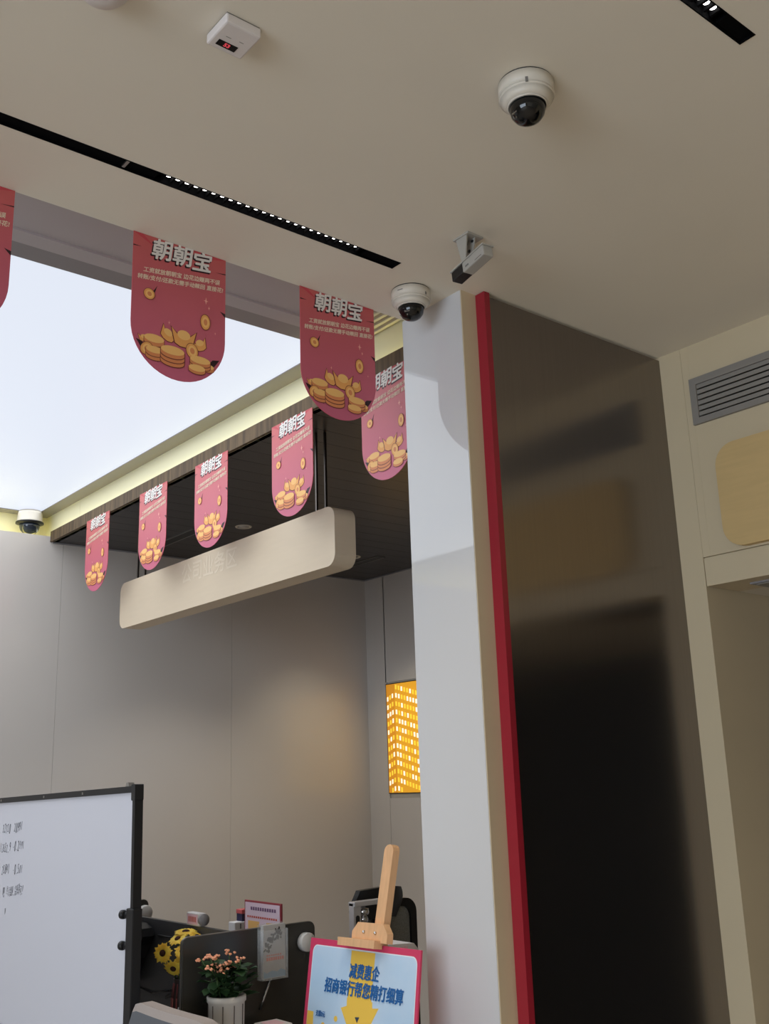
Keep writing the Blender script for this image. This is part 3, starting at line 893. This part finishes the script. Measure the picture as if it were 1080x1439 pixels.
screen_x(1.70, 2.112, 4.21, -1.15, -0.447, 'far dark screen whose rounded corner peeks out behind the whiteboard post', (2.090, -0.497))
# desk behind the near screen
o = empty('office_desk', (2.25, 3.5, FLOOR), 'dark office desk hidden behind the brown screen', 'desk')
b = MB('desk_dark'); b.box(1.85, 2.46, 3.06, 4.15, -0.90, -0.87, bev=0.004); b.build('desk_top', o)
for xx, yy in ((1.90, 3.10), (2.42, 3.10), (1.90, 4.10), (2.42, 4.10)):
    b = MB('frame_black'); b.box(xx - 0.02, xx + 0.02, yy - 0.02, yy + 0.02, FLOOR, -0.90); b.build('leg', o)
# side cabinet by the sunflowers
o = empty('side_cabinet', (1.69, 3.22, FLOOR), 'low dark cabinet under the sunflower vase', 'cabinet')
b = MB('desk_dark'); b.box(1.58, 1.795, 3.10, 3.40, FLOOR, -0.78, bev=0.004); b.build('body', o)
b = MB('screen_dark'); b.box(1.576, 1.582, 3.11, 3.39, FLOOR + 0.05, -0.80); b.build('door', o)

# leaflet holder on the near screen
lh = empty('leaflet_holder', (1.97, 3.02, -0.60), 'clear acrylic leaflet holder hung on the brown screen', 'holder')
hx0, hx1, hzb, hzt, hy = 1.912, 2.008, -0.602, -0.438, 3.030
b = MB('acrylic')
b.box(hx0, hx1, hy - 0.003, hy, hzb, hzt + 0.004)
b.box(hx0, hx1, hy - 0.034, hy - 0.031, hzb, -0.452)
b.box(hx0, hx0 + 0.003, hy - 0.034, hy, hzb, -0.452); b.box(hx1 - 0.003, hx1, hy - 0.034, hy, hzb, -0.452)
b.box(hx0, hx1, hy - 0.034, hy, hzb, hzb + 0.003)
b.build('pocket', lh)
lf = empty('leaflet_stack', (1.97, 3.01, -0.598), 'grey printed leaflets with red lettering standing in the acrylic holder', 'leaflet')
b = MB('brochure_gray', 'paper'); b.box(hx0 + 0.005, hx1 - 0.005, hy - 0.027, hy - 0.010, hzb + 0.004, -0.437, bev=0.001); b.build('sheets', lf)
b = MB('print_black', 'print_red', 'print_sky')
rr_ = random.Random(5)
def fb_(pts, mi): flat(b, pts, (0, hy - 0.0275, 0), (1, 0, 0), (0, 0, 1), mi)
for k in range(46):
    t = k / 45
    cx = 1.926 + 0.062 * t + rr_.uniform(-.014, .012); cz = -0.500 + 0.045 * t + rr_.uniform(-.018, .014)
    fb_(ell(cx, cz, rr_.uniform(.003, .008), rr_.uniform(.0025, .005), 7, rr_.uniform(0, 3)), 0)
for k in range(8):
    fb_([(1.929 + k * 0.0085, -0.545), (1.9355 + k * 0.0085, -0.545), (1.9355 + k * 0.0085, -0.535), (1.929 + k * 0.0085, -0.535)], 1)
for k in range(7):
    fb_([(1.929 + k * 0.0085, -0.531), (1.935 + k * 0.0085, -0.531), (1.935 + k * 0.0085, -0.527), (1.929 + k * 0.0085, -0.527)], 1)
fb_([(1.918, -0.596), (2.002, -0.596), (2.002, -0.580), (1.985, -0.572), (1.97, -0.580), (1.95, -0.575), (1.93, -0.582), (1.918, -0.574)], 2)
b.build('print', lf)

# clip-on label on the long screen
o = empty('desk_label', (1.82, 3.28, -0.447), 'small white label with pink code stripes on top of the long grey screen', 'label')
b = MB('paper'); b.box(1.806, 1.832, 3.222, 3.310, -0.446, -0.405, bev=0.003); b.build('body', o)
b = MB('label_pink', 'print_red')
flat(b, [(3.303, -0.441), (3.233, -0.441), (3.233, -0.410), (3.303, -0.410)], (1.8055, 0, 0), (0, 1, 0), (0, 0, 1), 0)
for k in range(6):
    y = 3.244 + k * 0.009
    flat(b, [(y, -0.434), (y + 0.005, -0.434), (y + 0.005, -0.417), (y, -0.417)], (1.805, 0, 0), (0, 1, 0), (0, 0, 1), 1)
b.build('print', o)
b = MB('frame_gray'); b.lathe([(0.0, 0), (0.019, 0.0), (0.019, 0.012), (0.0, 0.012)], (1.819, 3.222, -0.425), 20, 0, (0, -1, 0)); b.build('end_clip', o)

# notice in a red frame on a stand
nx = 2.25
o = empty('notice_stand', (nx, 3.53, -0.87), 'pink paper notice in a thin red frame standing behind the leaflet holder', 'notice')
b = MB('notice_frame'); b.box(nx, nx + 0.008, 3.402, 3.660, -0.80, -0.427, bev=0.002); b.build('frame', o)
b = MB('notice_pink'); b.box(nx - 0.001, nx + 0.001, 3.410, 3.652, -0.79, -0.434); sh = b.build('sheet', o)
b = MB('notice_text', 'print_red', 'gold_light')
for k in range(11):
    y = 3.612 - k * 0.0165
    flat(b, [(y, -0.461), (y - 0.012, -0.461), (y - 0.012, -0.449), (y, -0.449)], (nx - 0.0016, 0, 0), (0, 1, 0), (0, 0, 1), 0)
for k in range(14):
    y = 3.636 - k * 0.0152
    flat(b, [(y, -0.489), (y - 0.011, -0.489), (y - 0.011, -0.482), (y, -0.482)], (nx - 0.0016, 0, 0), (0, 1, 0), (0, 0, 1), 1)
for y0, y1 in ((3.63, 3.55), (3.50, 3.43)):
    flat(b, [(y0, -0.56), (y1, -0.56), (y1, -0.50), (y0, -0.50)], (nx - 0.0016, 0, 0), (0, 1, 0), (0, 0, 1), 2)
b.build('print', sh)
b = MB('metal_gray'); b.box(nx + 0.008, nx + 0.02, 3.52, 3.54, -0.86, -0.60); b.box(nx - 0.05, nx + 0.08, 3.45, 3.61, -0.87, -0.862, bev=0.002); b.build('foot', o)
# white file box and a small red-navy box on it
b = MB('paper', 'mark_gray'); b.box(2.262, 2.330, 3.75, 3.80, -0.87, -0.520, bev=0.003); b.box(2.285, 2.291, 3.749, 3.755, -0.545, -0.526, 1)
b.build('file_box', None, None, 'white upright file box at the left of the red framed notice', 'box')
o = empty('carton', (2.30, 3.80, -0.520), 'small red and navy carton on the white file box', 'box')
b = MB('box_navy'); b.box(2.300, 2.350, 3.758, 3.80, -0.520, -0.492); b.build('body', o)
b = MB('box_red'); b.box(2.298, 2.352, 3.756, 3.802, -0.492, -0.476, bev=0.002); b.build('lid', o)
# bag on the long screen
o = empty('black_bag', (1.79, 3.66, -0.46), 'black bag hanging on the grey screen beside the whiteboard post', 'bag')
b = MB('black_plastic')
b.prism([(3.54, -0.50), (3.555, -0.475), (3.60, -0.462), (3.70, -0.458), (3.79, -0.47), (3.80, -0.66), (3.73, -0.68), (3.66, -0.66), (3.61, -0.58), (3.56, -0.53)], (1.76, 0, 0), (0, 1, 0), (0, 0, 1), (1, 0, 0), 0.045)
b.build('body', o)
b = MB('screen_dark'); b.path([(1.757, 3.56, -0.50), (1.757, 3.60, -0.52), (1.757, 3.66, -0.525), (1.757, 3.74, -0.505)], 0.006); b.build('strap', o)

# sunflower vase and flowers
vx, vy = 1.745, 3.22
o = empty('flower_vase', (vx, vy, -0.78), 'dark red striped vase holding yellow sunflowers', 'vase')
b = MB('vase_dark'); b.lathe([(0.030, 0), (0.034, 0.05), (0.032, 0.13), (0.026, 0.175), (0.029, 0.185), (0.024, 0.185), (0.022, 0.15)], (vx, vy, -0.78), 24); b.build('body', o)
for k in range(12):
    a = 2 * math.pi * k / 12
    b = MB('vase_stripe'); b.path([(vx + r_ * math.cos(a), vy + r_ * math.sin(a), -0.78 + z) for r_, z in ((0.0305, 0.005), (0.0345, 0.05), (0.0325, 0.13), (0.0265, 0.172))], 0.0022, seg=5); b.build('stripe', o)
flowers = [((1.672, 3.215, -0.510), (-0.8, -0.6, 0.05), 0.036, 'sunflower facing out at the far left of the bunch'),
           ((1.742, 3.205, -0.536), (-0.35, -0.9, 0.1), 0.034, 'sunflower with dark eye against the brown screen edge'),
           ((1.735, 3.235, -0.478), (-0.5, -0.2, 0.9), 0.034, 'sunflower seen edge-on below the topmost bloom'),
           ((1.772, 3.25, -0.462), (-0.05, -0.10, 1.0), 0.044, 'topmost broad sunflower of the bunch'),
           ((1.700, 3.195, -0.556), (-0.6, -0.5, -0.5), 0.034, 'lowest drooping sunflower of the bunch'),
           ((1.732, 3.20, -0.512), (-0.3, -0.7, 0.7), 0.028, 'small sunflower in the middle of the bunch'),
           ((1.785, 3.20, -0.474), (0.2, -0.5, 0.8), 0.030, 'orange-tinged sunflower over the corner of the brown screen')]
for c, n, r_, lab in flowers:
    c = Vector(c); n = Vector(n).normalized()
    o = empty('sunflower', c, lab, 'flower', 'sunflowers in the striped vase')
    e1 = n.cross(Vector((0, 0, 1))).normalized(); e2 = n.cross(e1)
    for ring, (k0, s_) in enumerate(((0, 1.0), (0.5, 0.82))):
        for k in range(13):
            a = 2 * math.pi * (k + k0) / 13
            d = e1 * math.cos(a) + e2 * math.sin(a); t = n.cross(d)
            L = r_ * s_ * random.uniform(0.88, 1.08)
            b = MB('petal_yellow')
            bw = r_ * 0.2
            pts = [c + d * L * 0.25 - t * bw * 0.6 + n * 0.002, c + d * L * 0.25 + t * bw * 0.6 + n * 0.002,
                   c + d * L * 0.65 + t * bw + n * 0.004 * (1 + ring), c + d * L * 0.65 - t * bw + n * 0.004 * (1 + ring),
                   c + d * L + n * 0.001 * ring, c + d * L * 0.62 + n * 0.007]
            b.add(pts, [(0, 1, 2, 5), (0, 5, 3), (5, 2, 4), (3, 5, 4)], 0, True)
            b.build('petal', o)
    b = MB('flower_eye'); b.lathe([(r_ * 0.3, 0.001), (r_ * 0.28, 0.006), (r_ * 0.15, 0.009), (0.0001, 0.010)], c, 14, 0, n); b.build('flower_eye', o)
    b = MB('stem'); m_ = Vector((vx + (c.x - vx) * 0.3, vy + (c.y - vy) * 0.3, -0.60)); b.path([c - n * 0.001, (c - n * 0.02 + m_) / 2 + Vector((0, 0, 0.01)), m_, Vector((vx, vy, -0.66))], 0.0028, seg=6); b.build('stem', o)
b = MB('paper', 'black_plastic'); b.box(1.70, 1.785, 3.105, 3.165, -0.78, -0.668, bev=0.003); b.box(1.715, 1.78, 3.11, 3.16, -0.668, -0.656, 1)
b.build('tissue_box', None, None, 'white box with a black top, left of the brown screen below the sunflowers', 'box')

# ---------------------------------------------------------------- potted plant
qx, qy, qz = 1.742, 2.935, -0.87
o = empty('potted_plant', (qx, qy, qz), 'orange flowering plant in a white pot with dark vertical lines', 'plant')
b = MB('pot_white'); b.lathe([(0.048, 0), (0.051, 0.02), (0.055, 0.24), (0.0595, 0.245), (0.0595, 0.258), (0.055, 0.262), (0.051, 0.255), (0.050, 0.235)], (qx, qy, qz), 40); po_ = b.build('pot', o)
b = MB('pot_line')
for k in range(10):
    a = 2 * math.pi * (k + 0.35) / 10
    b.path([(qx + r_ * math.cos(a), qy + r_ * math.sin(a), qz + z) for r_, z in ((0.0485, 0.003), (0.0515, 0.02), (0.0555, 0.238))], 0.0014, seg=5)
b.build('pot_line', po_)
b = MB('soil'); b.lathe([(0.051, 0.235), (0.03, 0.243), (0.0001, 0.245)], (qx, qy, qz), 24); b.build('soil', o)
pr_ = random.Random(11)
heads = []
for k in range(13):
    a = pr_.uniform(0, 6.28); rad = pr_.uniform(0.015, 0.082)
    top = Vector((qx + rad * math.cos(a) * 1.05, qy + rad * math.sin(a) * 0.8, qz + 0.245 + pr_.uniform(0.085, 0.155) - rad * 0.35))
    base = Vector((qx + rad * 0.25 * math.cos(a), qy + rad * 0.25 * math.sin(a), qz + 0.235))
    mid = base.lerp(top, 0.55) + Vector((0, 0, 0.02))
    b = MB('stem'); b.path([base, mid, top], 0.0018, seg=6); b.build('stem', o)
    heads.append(top)
    b = MB('blossom')
    for j in range(6):
        p = top + Vector((pr_.uniform(-.013, .013), pr_.uniform(-.013, .013), pr_.uniform(-.006, .007)))
        b.lathe([(0.0015, -0.004), (0.0055, 0.0), (0.004, 0.003), (0.0001, 0.001)], p, 7, 0, (pr_.uniform(-.5, .5), pr_.uniform(-.5, .5), 1))
    b.build('blossom_cluster', o)
for k in range(110):
    a = pr_.uniform(0, 6.28); rad = pr_.uniform(0.01, 0.075); z = qz + 0.248 + pr_.uniform(0.0, 0.10)
    c = Vector((qx + rad * math.cos(a) * 1.08, qy + rad * math.sin(a), z))
    d = Vector((math.cos(a) + pr_.uniform(-.5, .5), math.sin(a) + pr_.uniform(-.5, .5), pr_.uniform(-0.4, 0.7))).normalized()
    t = d.cross(Vector((0, 0, 1))).normalized(); n = t.cross(d)
    L = pr_.uniform(0.030, 0.058); Wd = L * 0.42
    b = MB('leaf')
    b.add([c - d * L * 0.5, c - d * L * 0.15 + t * Wd + n * 0.004, c + d * L * 0.25 + t * Wd * 0.8 + n * 0.004, c + d * L * 0.5 - n * 0.004,
           c + d * L * 0.25 - t * Wd * 0.8 + n * 0.004, c - d * L * 0.15 - t * Wd + n * 0.004, c], [(0, 1, 6), (1, 2, 6), (2, 3, 6), (3, 4, 6), (4, 5, 6), (5, 0, 6)], 0, True)
    b.build('leaf', o)
b = MB('paper', 'label_pink'); b.box(1.862, 1.95, 2.885, 2.975, -0.87, -0.712, bev=0.004); b.box(1.88, 1.932, 2.90, 2.96, -0.7125, -0.7112, 1)
b.build('paper_box', None, None, 'white box below the leaflet holder, at the bottom edge', 'box')

# ---------------------------------------------------------------- grey upholstered chair
ch = empty('upholstered_chair', (1.33, 2.84, FLOOR), 'grey fabric armchair with a pale rim in front of the whiteboard post', 'chair')
def backpt(t, z, d):
    """curved back, t from 0 (far end) to 1 (near end)"""
    y = 3.045 - 0.47 * t
    return Vector((1.535 - 0.03 * math.sin(math.pi * t) * 0.4 - d, y, z))
b = MB('fabric_gray', 'fabric_rim')
N = 16
def ring(z, d0, d1): return [backpt(k / N, z, d0) for k in range(N + 1)] + [backpt(k / N, z, d1) for k in range(N, -1, -1)]
def topz(k): return -0.600 - 0.05 * abs(2 * k / N - 1) ** 14
lo = ring(-1.17, -0.0, 0.06)
n2 = len(lo)
hi = [Vector((v.x, v.y, topz(i if i <= N else 2 * N + 1 - i) - 0.02)) for i, v in enumerate(ring(0, 0.0, 0.06))]
b.add(lo + hi, [(i, (i + 1) % n2, n2 + (i + 1) % n2, n2 + i) for i in range(n2)], 0, True)
b.add(lo, [tuple(range(n2))], 0)
rim = [Vector((v.x, v.y, topz(i if i <= N else 2 * N + 1 - i))) for i, v in enumerate(ring(0, 0.010, 0.050))]
b.add(hi + rim, [(i, (i + 1) % n2, n2 + (i + 1) % n2, n2 + i) for i in range(n2)], 1, True)
b.add(rim, [(i, i + 1, n2 - 2 - i, n2 - 1 - i) for i in range(N)], 1, True)
b.build('backrest', ch)
b = MB('fabric_gray'); b.box(1.02, 1.50, 2.58, 3.02, -1.22, -1.13, bev=0.02); b.build('seat', ch)
for yy in (2.565, 2.985):
    b = MB('fabric_gray'); b.box(1.06, 1.47, yy, yy + 0.05, -1.13, -0.95, bev=0.02); b.build('armrest', ch)
for xx in (1.06, 1.46):
    for yy in (2.61, 2.99):
        b = MB('frame_black'); b.tube((xx, yy, FLOOR), (xx, yy, -1.21), 0.016, r2=0.02); b.build('leg', ch)

# ---------------------------------------------------------------- easel and poster
a_ = R(88)
U = Vector((math.cos(a_), math.sin(a_), 0)) * math.cos(-0.03) + Vector((0, 0, 1)) * math.sin(-0.03)
U.normalize()
TRp = Vector((1.970, 2.287, -0.449))
nn = Vector((-math.sin(a_), math.cos(a_), 0))
Dn = -Vector((0, 0, 1)) * math.cos(R(9)) + nn * math.sin(R(9))
Dn = (Dn - U * Dn.dot(U)).normalized()
Nf = U.cross(Dn)                       # towards the viewer side
if Nf.x > 0: Nf = -Nf
PW, PH = 0.55, 0.80
def pp(u, v, d=0.0):                   # u from the left edge, v from the top
    return TRp + U * (PW - u) + Dn * v + Nf * d
ps = empty('easel_poster', pp(PW / 2, PH, 0), 'pale blue poster with red border and blue lettering on the easel', 'poster')
def sheet(mb, pts, d, t, mi):
    n = len(pts)
    vs = [pp(x, y, d) for x, y in pts] + [pp(x, y, d - t) for x, y in pts]
    mb.add(vs, [tuple(range(n)), tuple(range(n, 2 * n))[::-1]] + [(i, (i + 1) % n, n + (i + 1) % n, n + i) for i in range(n)], mi)
b = MB('poster_red'); sheet(b, [(0, 0), (PW, 0), (PW, PH), (0, PH)], 0.0, 0.006, 0); b.build('board', ps)
b = MB('poster_white', 'poster_blue')
sheet(b, rrect(0.018, PW - 0.012, 0.018, PH - 0.02, 0.022, 6), 0.0006, 0.0004, 0)
sheet(b, rrect(0.021, PW - 0.015, 0.021, PH - 0.023, 0.02, 6), 0.0010, 0.0004, 1)
b.build('printed_field', ps)
b = MB('poster_yellow', 'poster_dark', 'poster_silver', 'poster_white')
sheet(b, [(0.226, 0.022), (0.344, 0.022), (0.341, 0.150), (0.224, 0.150)], 0.0014, 0.0003, 0)
sheet(b, [(0.221, 0.150), (0.346, 0.150), (0.348, 0.166), (0.378, 0.163), (0.326, 0.235), (0.241, 0.235), (0.194, 0.180), (0.223, 0.172)], 0.0014, 0.0003, 0)
sheet(b, [(0.020, 0.205), (0.052, 0.205), (0.055, 0.235), (0.05, 0.28), (0.020, 0.33)], 0.0014, 0.0003, 0)
sheet(b, ell(0.172, 0.212, 0.009, 0.008), 0.0014, 0.0003, 0)
sheet(b, ell(0.108, 0.238, 0.010, 0.010), 0.0014, 0.0003, 0)
sheet(b, [(0.268, 0.197), (0.290, 0.195), (0.280, 0.211)], 0.0018, 0.0003, 1)
sheet(b, rrect(0.215, 0.360, 0.222, 0.40, 0.012, 4), 0.0018, 0.0003, 2)
sheet(b, rrect(0.223, 0.352, 0.233, 0.39, 0.006, 4), 0.0021, 0.0003, 1)
sheet(b, [(0.232, 0.243), (0.343, 0.243), (0.343, 0.258), (0.232, 0.258)], 0.0024, 0.0003, 2)
b.build('printed_arrow', ps)
tU, tV = -U, -Dn
lettering('printed_lettering', [
    ('减费惠企', 0.043, 0.0011, 0.12, pp(0.297, 0.080, 0.003), tU, tV, 0, 'CENTER', 0.86),
    ('招商银行帮您精打细算', 0.043, 0.0011, 0.12, pp(0.294, 0.128, 0.003), tU, tV, 0, 'CENTER', 0.90),
    ('支票0元', 0.018, 0.0004, 0.1, pp(0.092, 0.208, 0.003), tU, tV, 0, 'CENTER', 0.8),
    ('优惠', 0.020, 0.0004, 0.1, pp(0.142, 0.258, 0.003), tU, tV, 0, 'CENTER', 0.8),
    ('小微', 0.018, 0.0004, 0.1, pp(0.440, 0.222, 0.003), tU, tV, 0, 'CENTER', 0.8)], ['poster_text'], ps)
# easel: mast behind the poster plane, clamp block with a lip over the poster top
ez = empty('wooden_easel', (2.03, 2.5, FLOOR), 'light wooden easel with a round-topped mast in front of the column', 'easel')
def slab(mat_, pts, d0, d1, name):
    b = MB(mat_)
    n = len(pts)
    vs = [pp(x, y, d0) for x, y in pts] + [pp(x, y, d1) for x, y in pts]
    b.add(vs, [tuple(range(n)), tuple(range(n, 2 * n))[::-1]] + [(i, (i + 1) % n, n + (i + 1) % n, n + i) for i in range(n)], 0)
    return b.build(name, ez)
def mastu(v): return 0.332 - 0.0 * v
mw = 0.022
def mp(u, v): return (u - 0.10 * v, v)
mast = [mp(0.332 - mw, 1.1), mp(0.332 - mw, -0.262)] + [mp(0.332 + mw * math.cos(R(180 - 30 * k)), -0.262 - 0.018 * math.sin(R(30 * k))) for k in range(1, 6)] + [mp(0.332 + mw, -0.262), mp(0.332 + mw, 1.1)]
mast = [(x, y) for x, y in mast]
slab('easel_wood', mast, -0.010, -0.034, 'mast')
slab('easel_wood', [(0.235, -0.006), (0.235, -0.032), (0.262, -0.058), (0.385, -0.058), (0.408, -0.032), (0.408, -0.006)], 0.012, -0.010, 'clamp_block')
slab('easel_wood', [(0.195, 0.010), (0.195, -0.012), (0.378, -0.012), (0.378, 0.010)], 0.034, 0.004, 'clamp_lip')
for u in (0.295, 0.352):
    b = MB('chrome'); b.lathe([(0.005, 0), (0.0045, 0.004), (0.0001, 0.006)], pp(u, -0.032, 0.012), 12, 0, Nf); b.build('bolt', ez)
slab('easel_wood', [(0.06, PH + 0.001), (0.06, PH + 0.03), (0.49, PH + 0.03), (0.49, PH + 0.001)], 0.03, -0.034, 'ledge')
zb = FLOOR
pm = pp(0.27, 0.35, -0.04)
for du in (-0.26, 0.26):
    p = pp(0.275 + du, 1.10, -0.02)
    b = MB('easel_wood'); b.tube(pm, (p.x, p.y, zb), 0.014, seg=4); b.build('leg', ez)
b = MB('easel_wood'); b.tube(pm, (2.20 - 0.15, 2.52, zb), 0.014, seg=4); b.build('leg', ez)

# ---------------------------------------------------------------- office chair behind the easel
oc = empty('office_chair', (2.93, 3.75, FLOOR), 'black mesh office chair with headrest beside the column', 'chair')
CX = 2.92
b = MB('black_plastic')
# curved headrest
vs, fsx = [], []
NX, NZ = 12, 6
for j in range(NZ + 1):
    for i in range(NX + 1):
        t = i / NX * 2 - 1
        v = j / NZ
        hw_ = 0.112 + 0.02 * math.sin(v * 3.1)
        vs.append((CX - 0.015 + t * hw_, 3.60 - 0.04 * t * t * -1 + 0.02 * math.cos(v * 3.1), -0.556 + 0.126 * v - (0.010 * t * t)))
for j in range(NZ):
    for i in range(NX):
        a = j * (NX + 1) + i
        fsx.append((a, a + 1, a + NX + 2, a + NX + 1))
n0 = len(vs)
vs2 = [(x, y + 0.03, z) for x, y, z in vs]
b.add(vs + vs2, fsx + [tuple(n0 + q for q in f)[::-1] for f in fsx], 0, True)
rimi = [i for i in range(NX + 1)] + [(j + 1) * (NX + 1) - 1 for j in range(1, NZ + 1)] + [NZ * (NX + 1) + i for i in range(NX - 1, -1, -1)] + [j * (NX + 1) for j in range(NZ - 1, 0, -1)]
b.add(vs + vs2, [(rimi[k], rimi[(k + 1) % len(rimi)], n0 + rimi[(k + 1) % len(rimi)], n0 + rimi[k]) for k in range(len(rimi))], 0)
b.build('headrest', oc)
b = MB('black_plastic'); b.box(CX - 0.045, CX + 0.045, 3.63, 3.66, -0.64, -0.50, bev=0.01); b.build('headrest_arm', oc)
outer = rrect(CX - 0.125, CX + 0.215, -1.10, -0.494, 0.06, 6)
inner = rrect(CX - 0.10, CX + 0.182, -1.07, -0.525, 0.05, 6)
b = MB('black_plastic')
n = len(outer)
vs = [(x, 3.66, z) for x, z in outer] + [(x, 3.66, z) for x, z in inner] + [(x, 3.69, z) for x, z in outer] + [(x, 3.69, z) for x, z in inner]
b.add(vs, [(i, (i + 1) % n, n + (i + 1) % n, n + i) for i in range(n)] + [(2 * n + i, 3 * n + i, 3 * n + (i + 1) % n, 2 * n + (i + 1) % n) for i in range(n)]
      + [(i, 2 * n + i, 2 * n + (i + 1) % n, (i + 1) % n) for i in range(n)] + [(n + i, n + (i + 1) % n, 3 * n + (i + 1) % n, 3 * n + i) for i in range(n)])
b.build('back_frame', oc)
b = MB('black_mesh'); b.prism(inner, (0, 3.672, 0), (1, 0, 0), (0, 0, 1), (0, 1, 0), 0.006); b.build('back_mesh', oc)
b = MB('black_mesh'); b.box(CX - 0.24, CX + 0.24, 3.70, 4.16, -1.19, -1.11, bev=0.025); b.build('seat', oc)
for s in (-1, 1):
    b = MB('black_plastic'); b.box(CX + s * 0.265 - 0.035, CX + s * 0.265 + 0.035, 3.76, 4.02, -0.94, -0.91, bev=0.01); b.box(CX + s * 0.255 - 0.015, CX + s * 0.255 + 0.015, 3.86, 3.92, -1.17, -0.93); b.build('armrest', oc)
b = MB('frame_black'); b.tube((CX, 3.92, -1.50), (CX, 3.92, -1.18), 0.025); b.box(CX - 0.03, CX + 0.03, 3.67, 3.75, -1.18, -1.02, bev=0.008); b.build('gas_column', oc)
for k in range(5):
    a = 2 * math.pi * k / 5 + 0.3
    e = (CX + 0.30 * math.cos(a), 3.92 + 0.30 * math.sin(a), -1.535)
    b = MB('frame_black'); b.tube((CX, 3.92, -1.50), e, 0.022, r2=0.015); lg = b.build('base_leg', oc)
    b = MB('black_plastic'); b.lathe([(0.024, -0.014), (0.027, -0.008), (0.027, 0.008), (0.024, 0.014)], (e[0], e[1], FLOOR + 0.027), 14, 0, (math.sin(a), -math.cos(a), 0)); b.build('caster', lg)

# steel stand left of the mast
ms = empty('steel_stand', (2.53, 3.27, FLOOR), 'brushed steel stand with a top bar between the easel mast and the desk', 'stand')
b = MB('stand_steel'); b.box(2.462, 2.498, 3.235, 3.265, FLOOR, -0.433, bev=0.003); b.build('post', ms)
b = MB('stand_steel'); b.box(2.60, 2.625, 3.235, 3.265, FLOOR, -0.433, bev=0.003); b.build('post', ms)
b = MB('stand_steel'); b.box(2.462, 2.625, 3.228, 3.268, -0.447, -0.430, bev=0.003); b.build('top_bar', ms)
b = MB('chrome'); b.lathe([(0.020, 0), (0.022, 0.008), (0.020, 0.020)], (2.52, 3.25, -0.478), 18); b.lathe([(0.016, 0), (0.018, 0.01), (0.012, 0.022)], (2.52, 3.25, -0.505), 18); b.tube((2.52, 3.25, -0.52), (2.52, 3.25, -0.44), 0.008); b.build('knob', ms)
b = MB('black_plastic'); b.prism(rrect(2.472, 2.489, -0.515, -0.478, 0.008, 5), (0, 3.2335, 0), (1, 0, 0), (0, 0, 1), (0, 1, 0), 0.002); b.build('slot', ms)
b = MB('stand_steel'); b.box(2.40, 2.75, 3.15, 3.35, FLOOR, FLOOR + 0.015, bev=0.003); b.build('base_plate', ms)

# white pedestal and tray beside the column
o = empty('white_pedestal', (2.35, 2.72, FLOOR), 'white pedestal cabinet behind the easel poster', 'cabinet')
b = MB('wall_paint'); b.box(2.12, 2.25, 2.66, 2.86, FLOOR, -0.54, bev=0.004); b.build('body', o)
b = MB('wall_laminate'); b.box(2.112, 2.12, 2.68, 2.84, FLOOR + 0.05, -0.56); b.build('door', o)
o = empty('leaflet_tray', (2.24, 2.70, -0.54), 'low white tray of pink papers behind the poster corner', 'tray')
b = MB('paper'); b.prism([(2.15, -0.54), (2.282, -0.54), (2.282, -0.518), (2.262, -0.497), (2.15, -0.490)], (0, 2.66, 0), (1, 0, 0), (0, 0, 1), (0, 1, 0), 0.10); b.build('body', o)
b = MB('label_pink'); b.box(2.16, 2.235, 2.658, 2.66, -0.53, -0.503); b.build('papers', o)
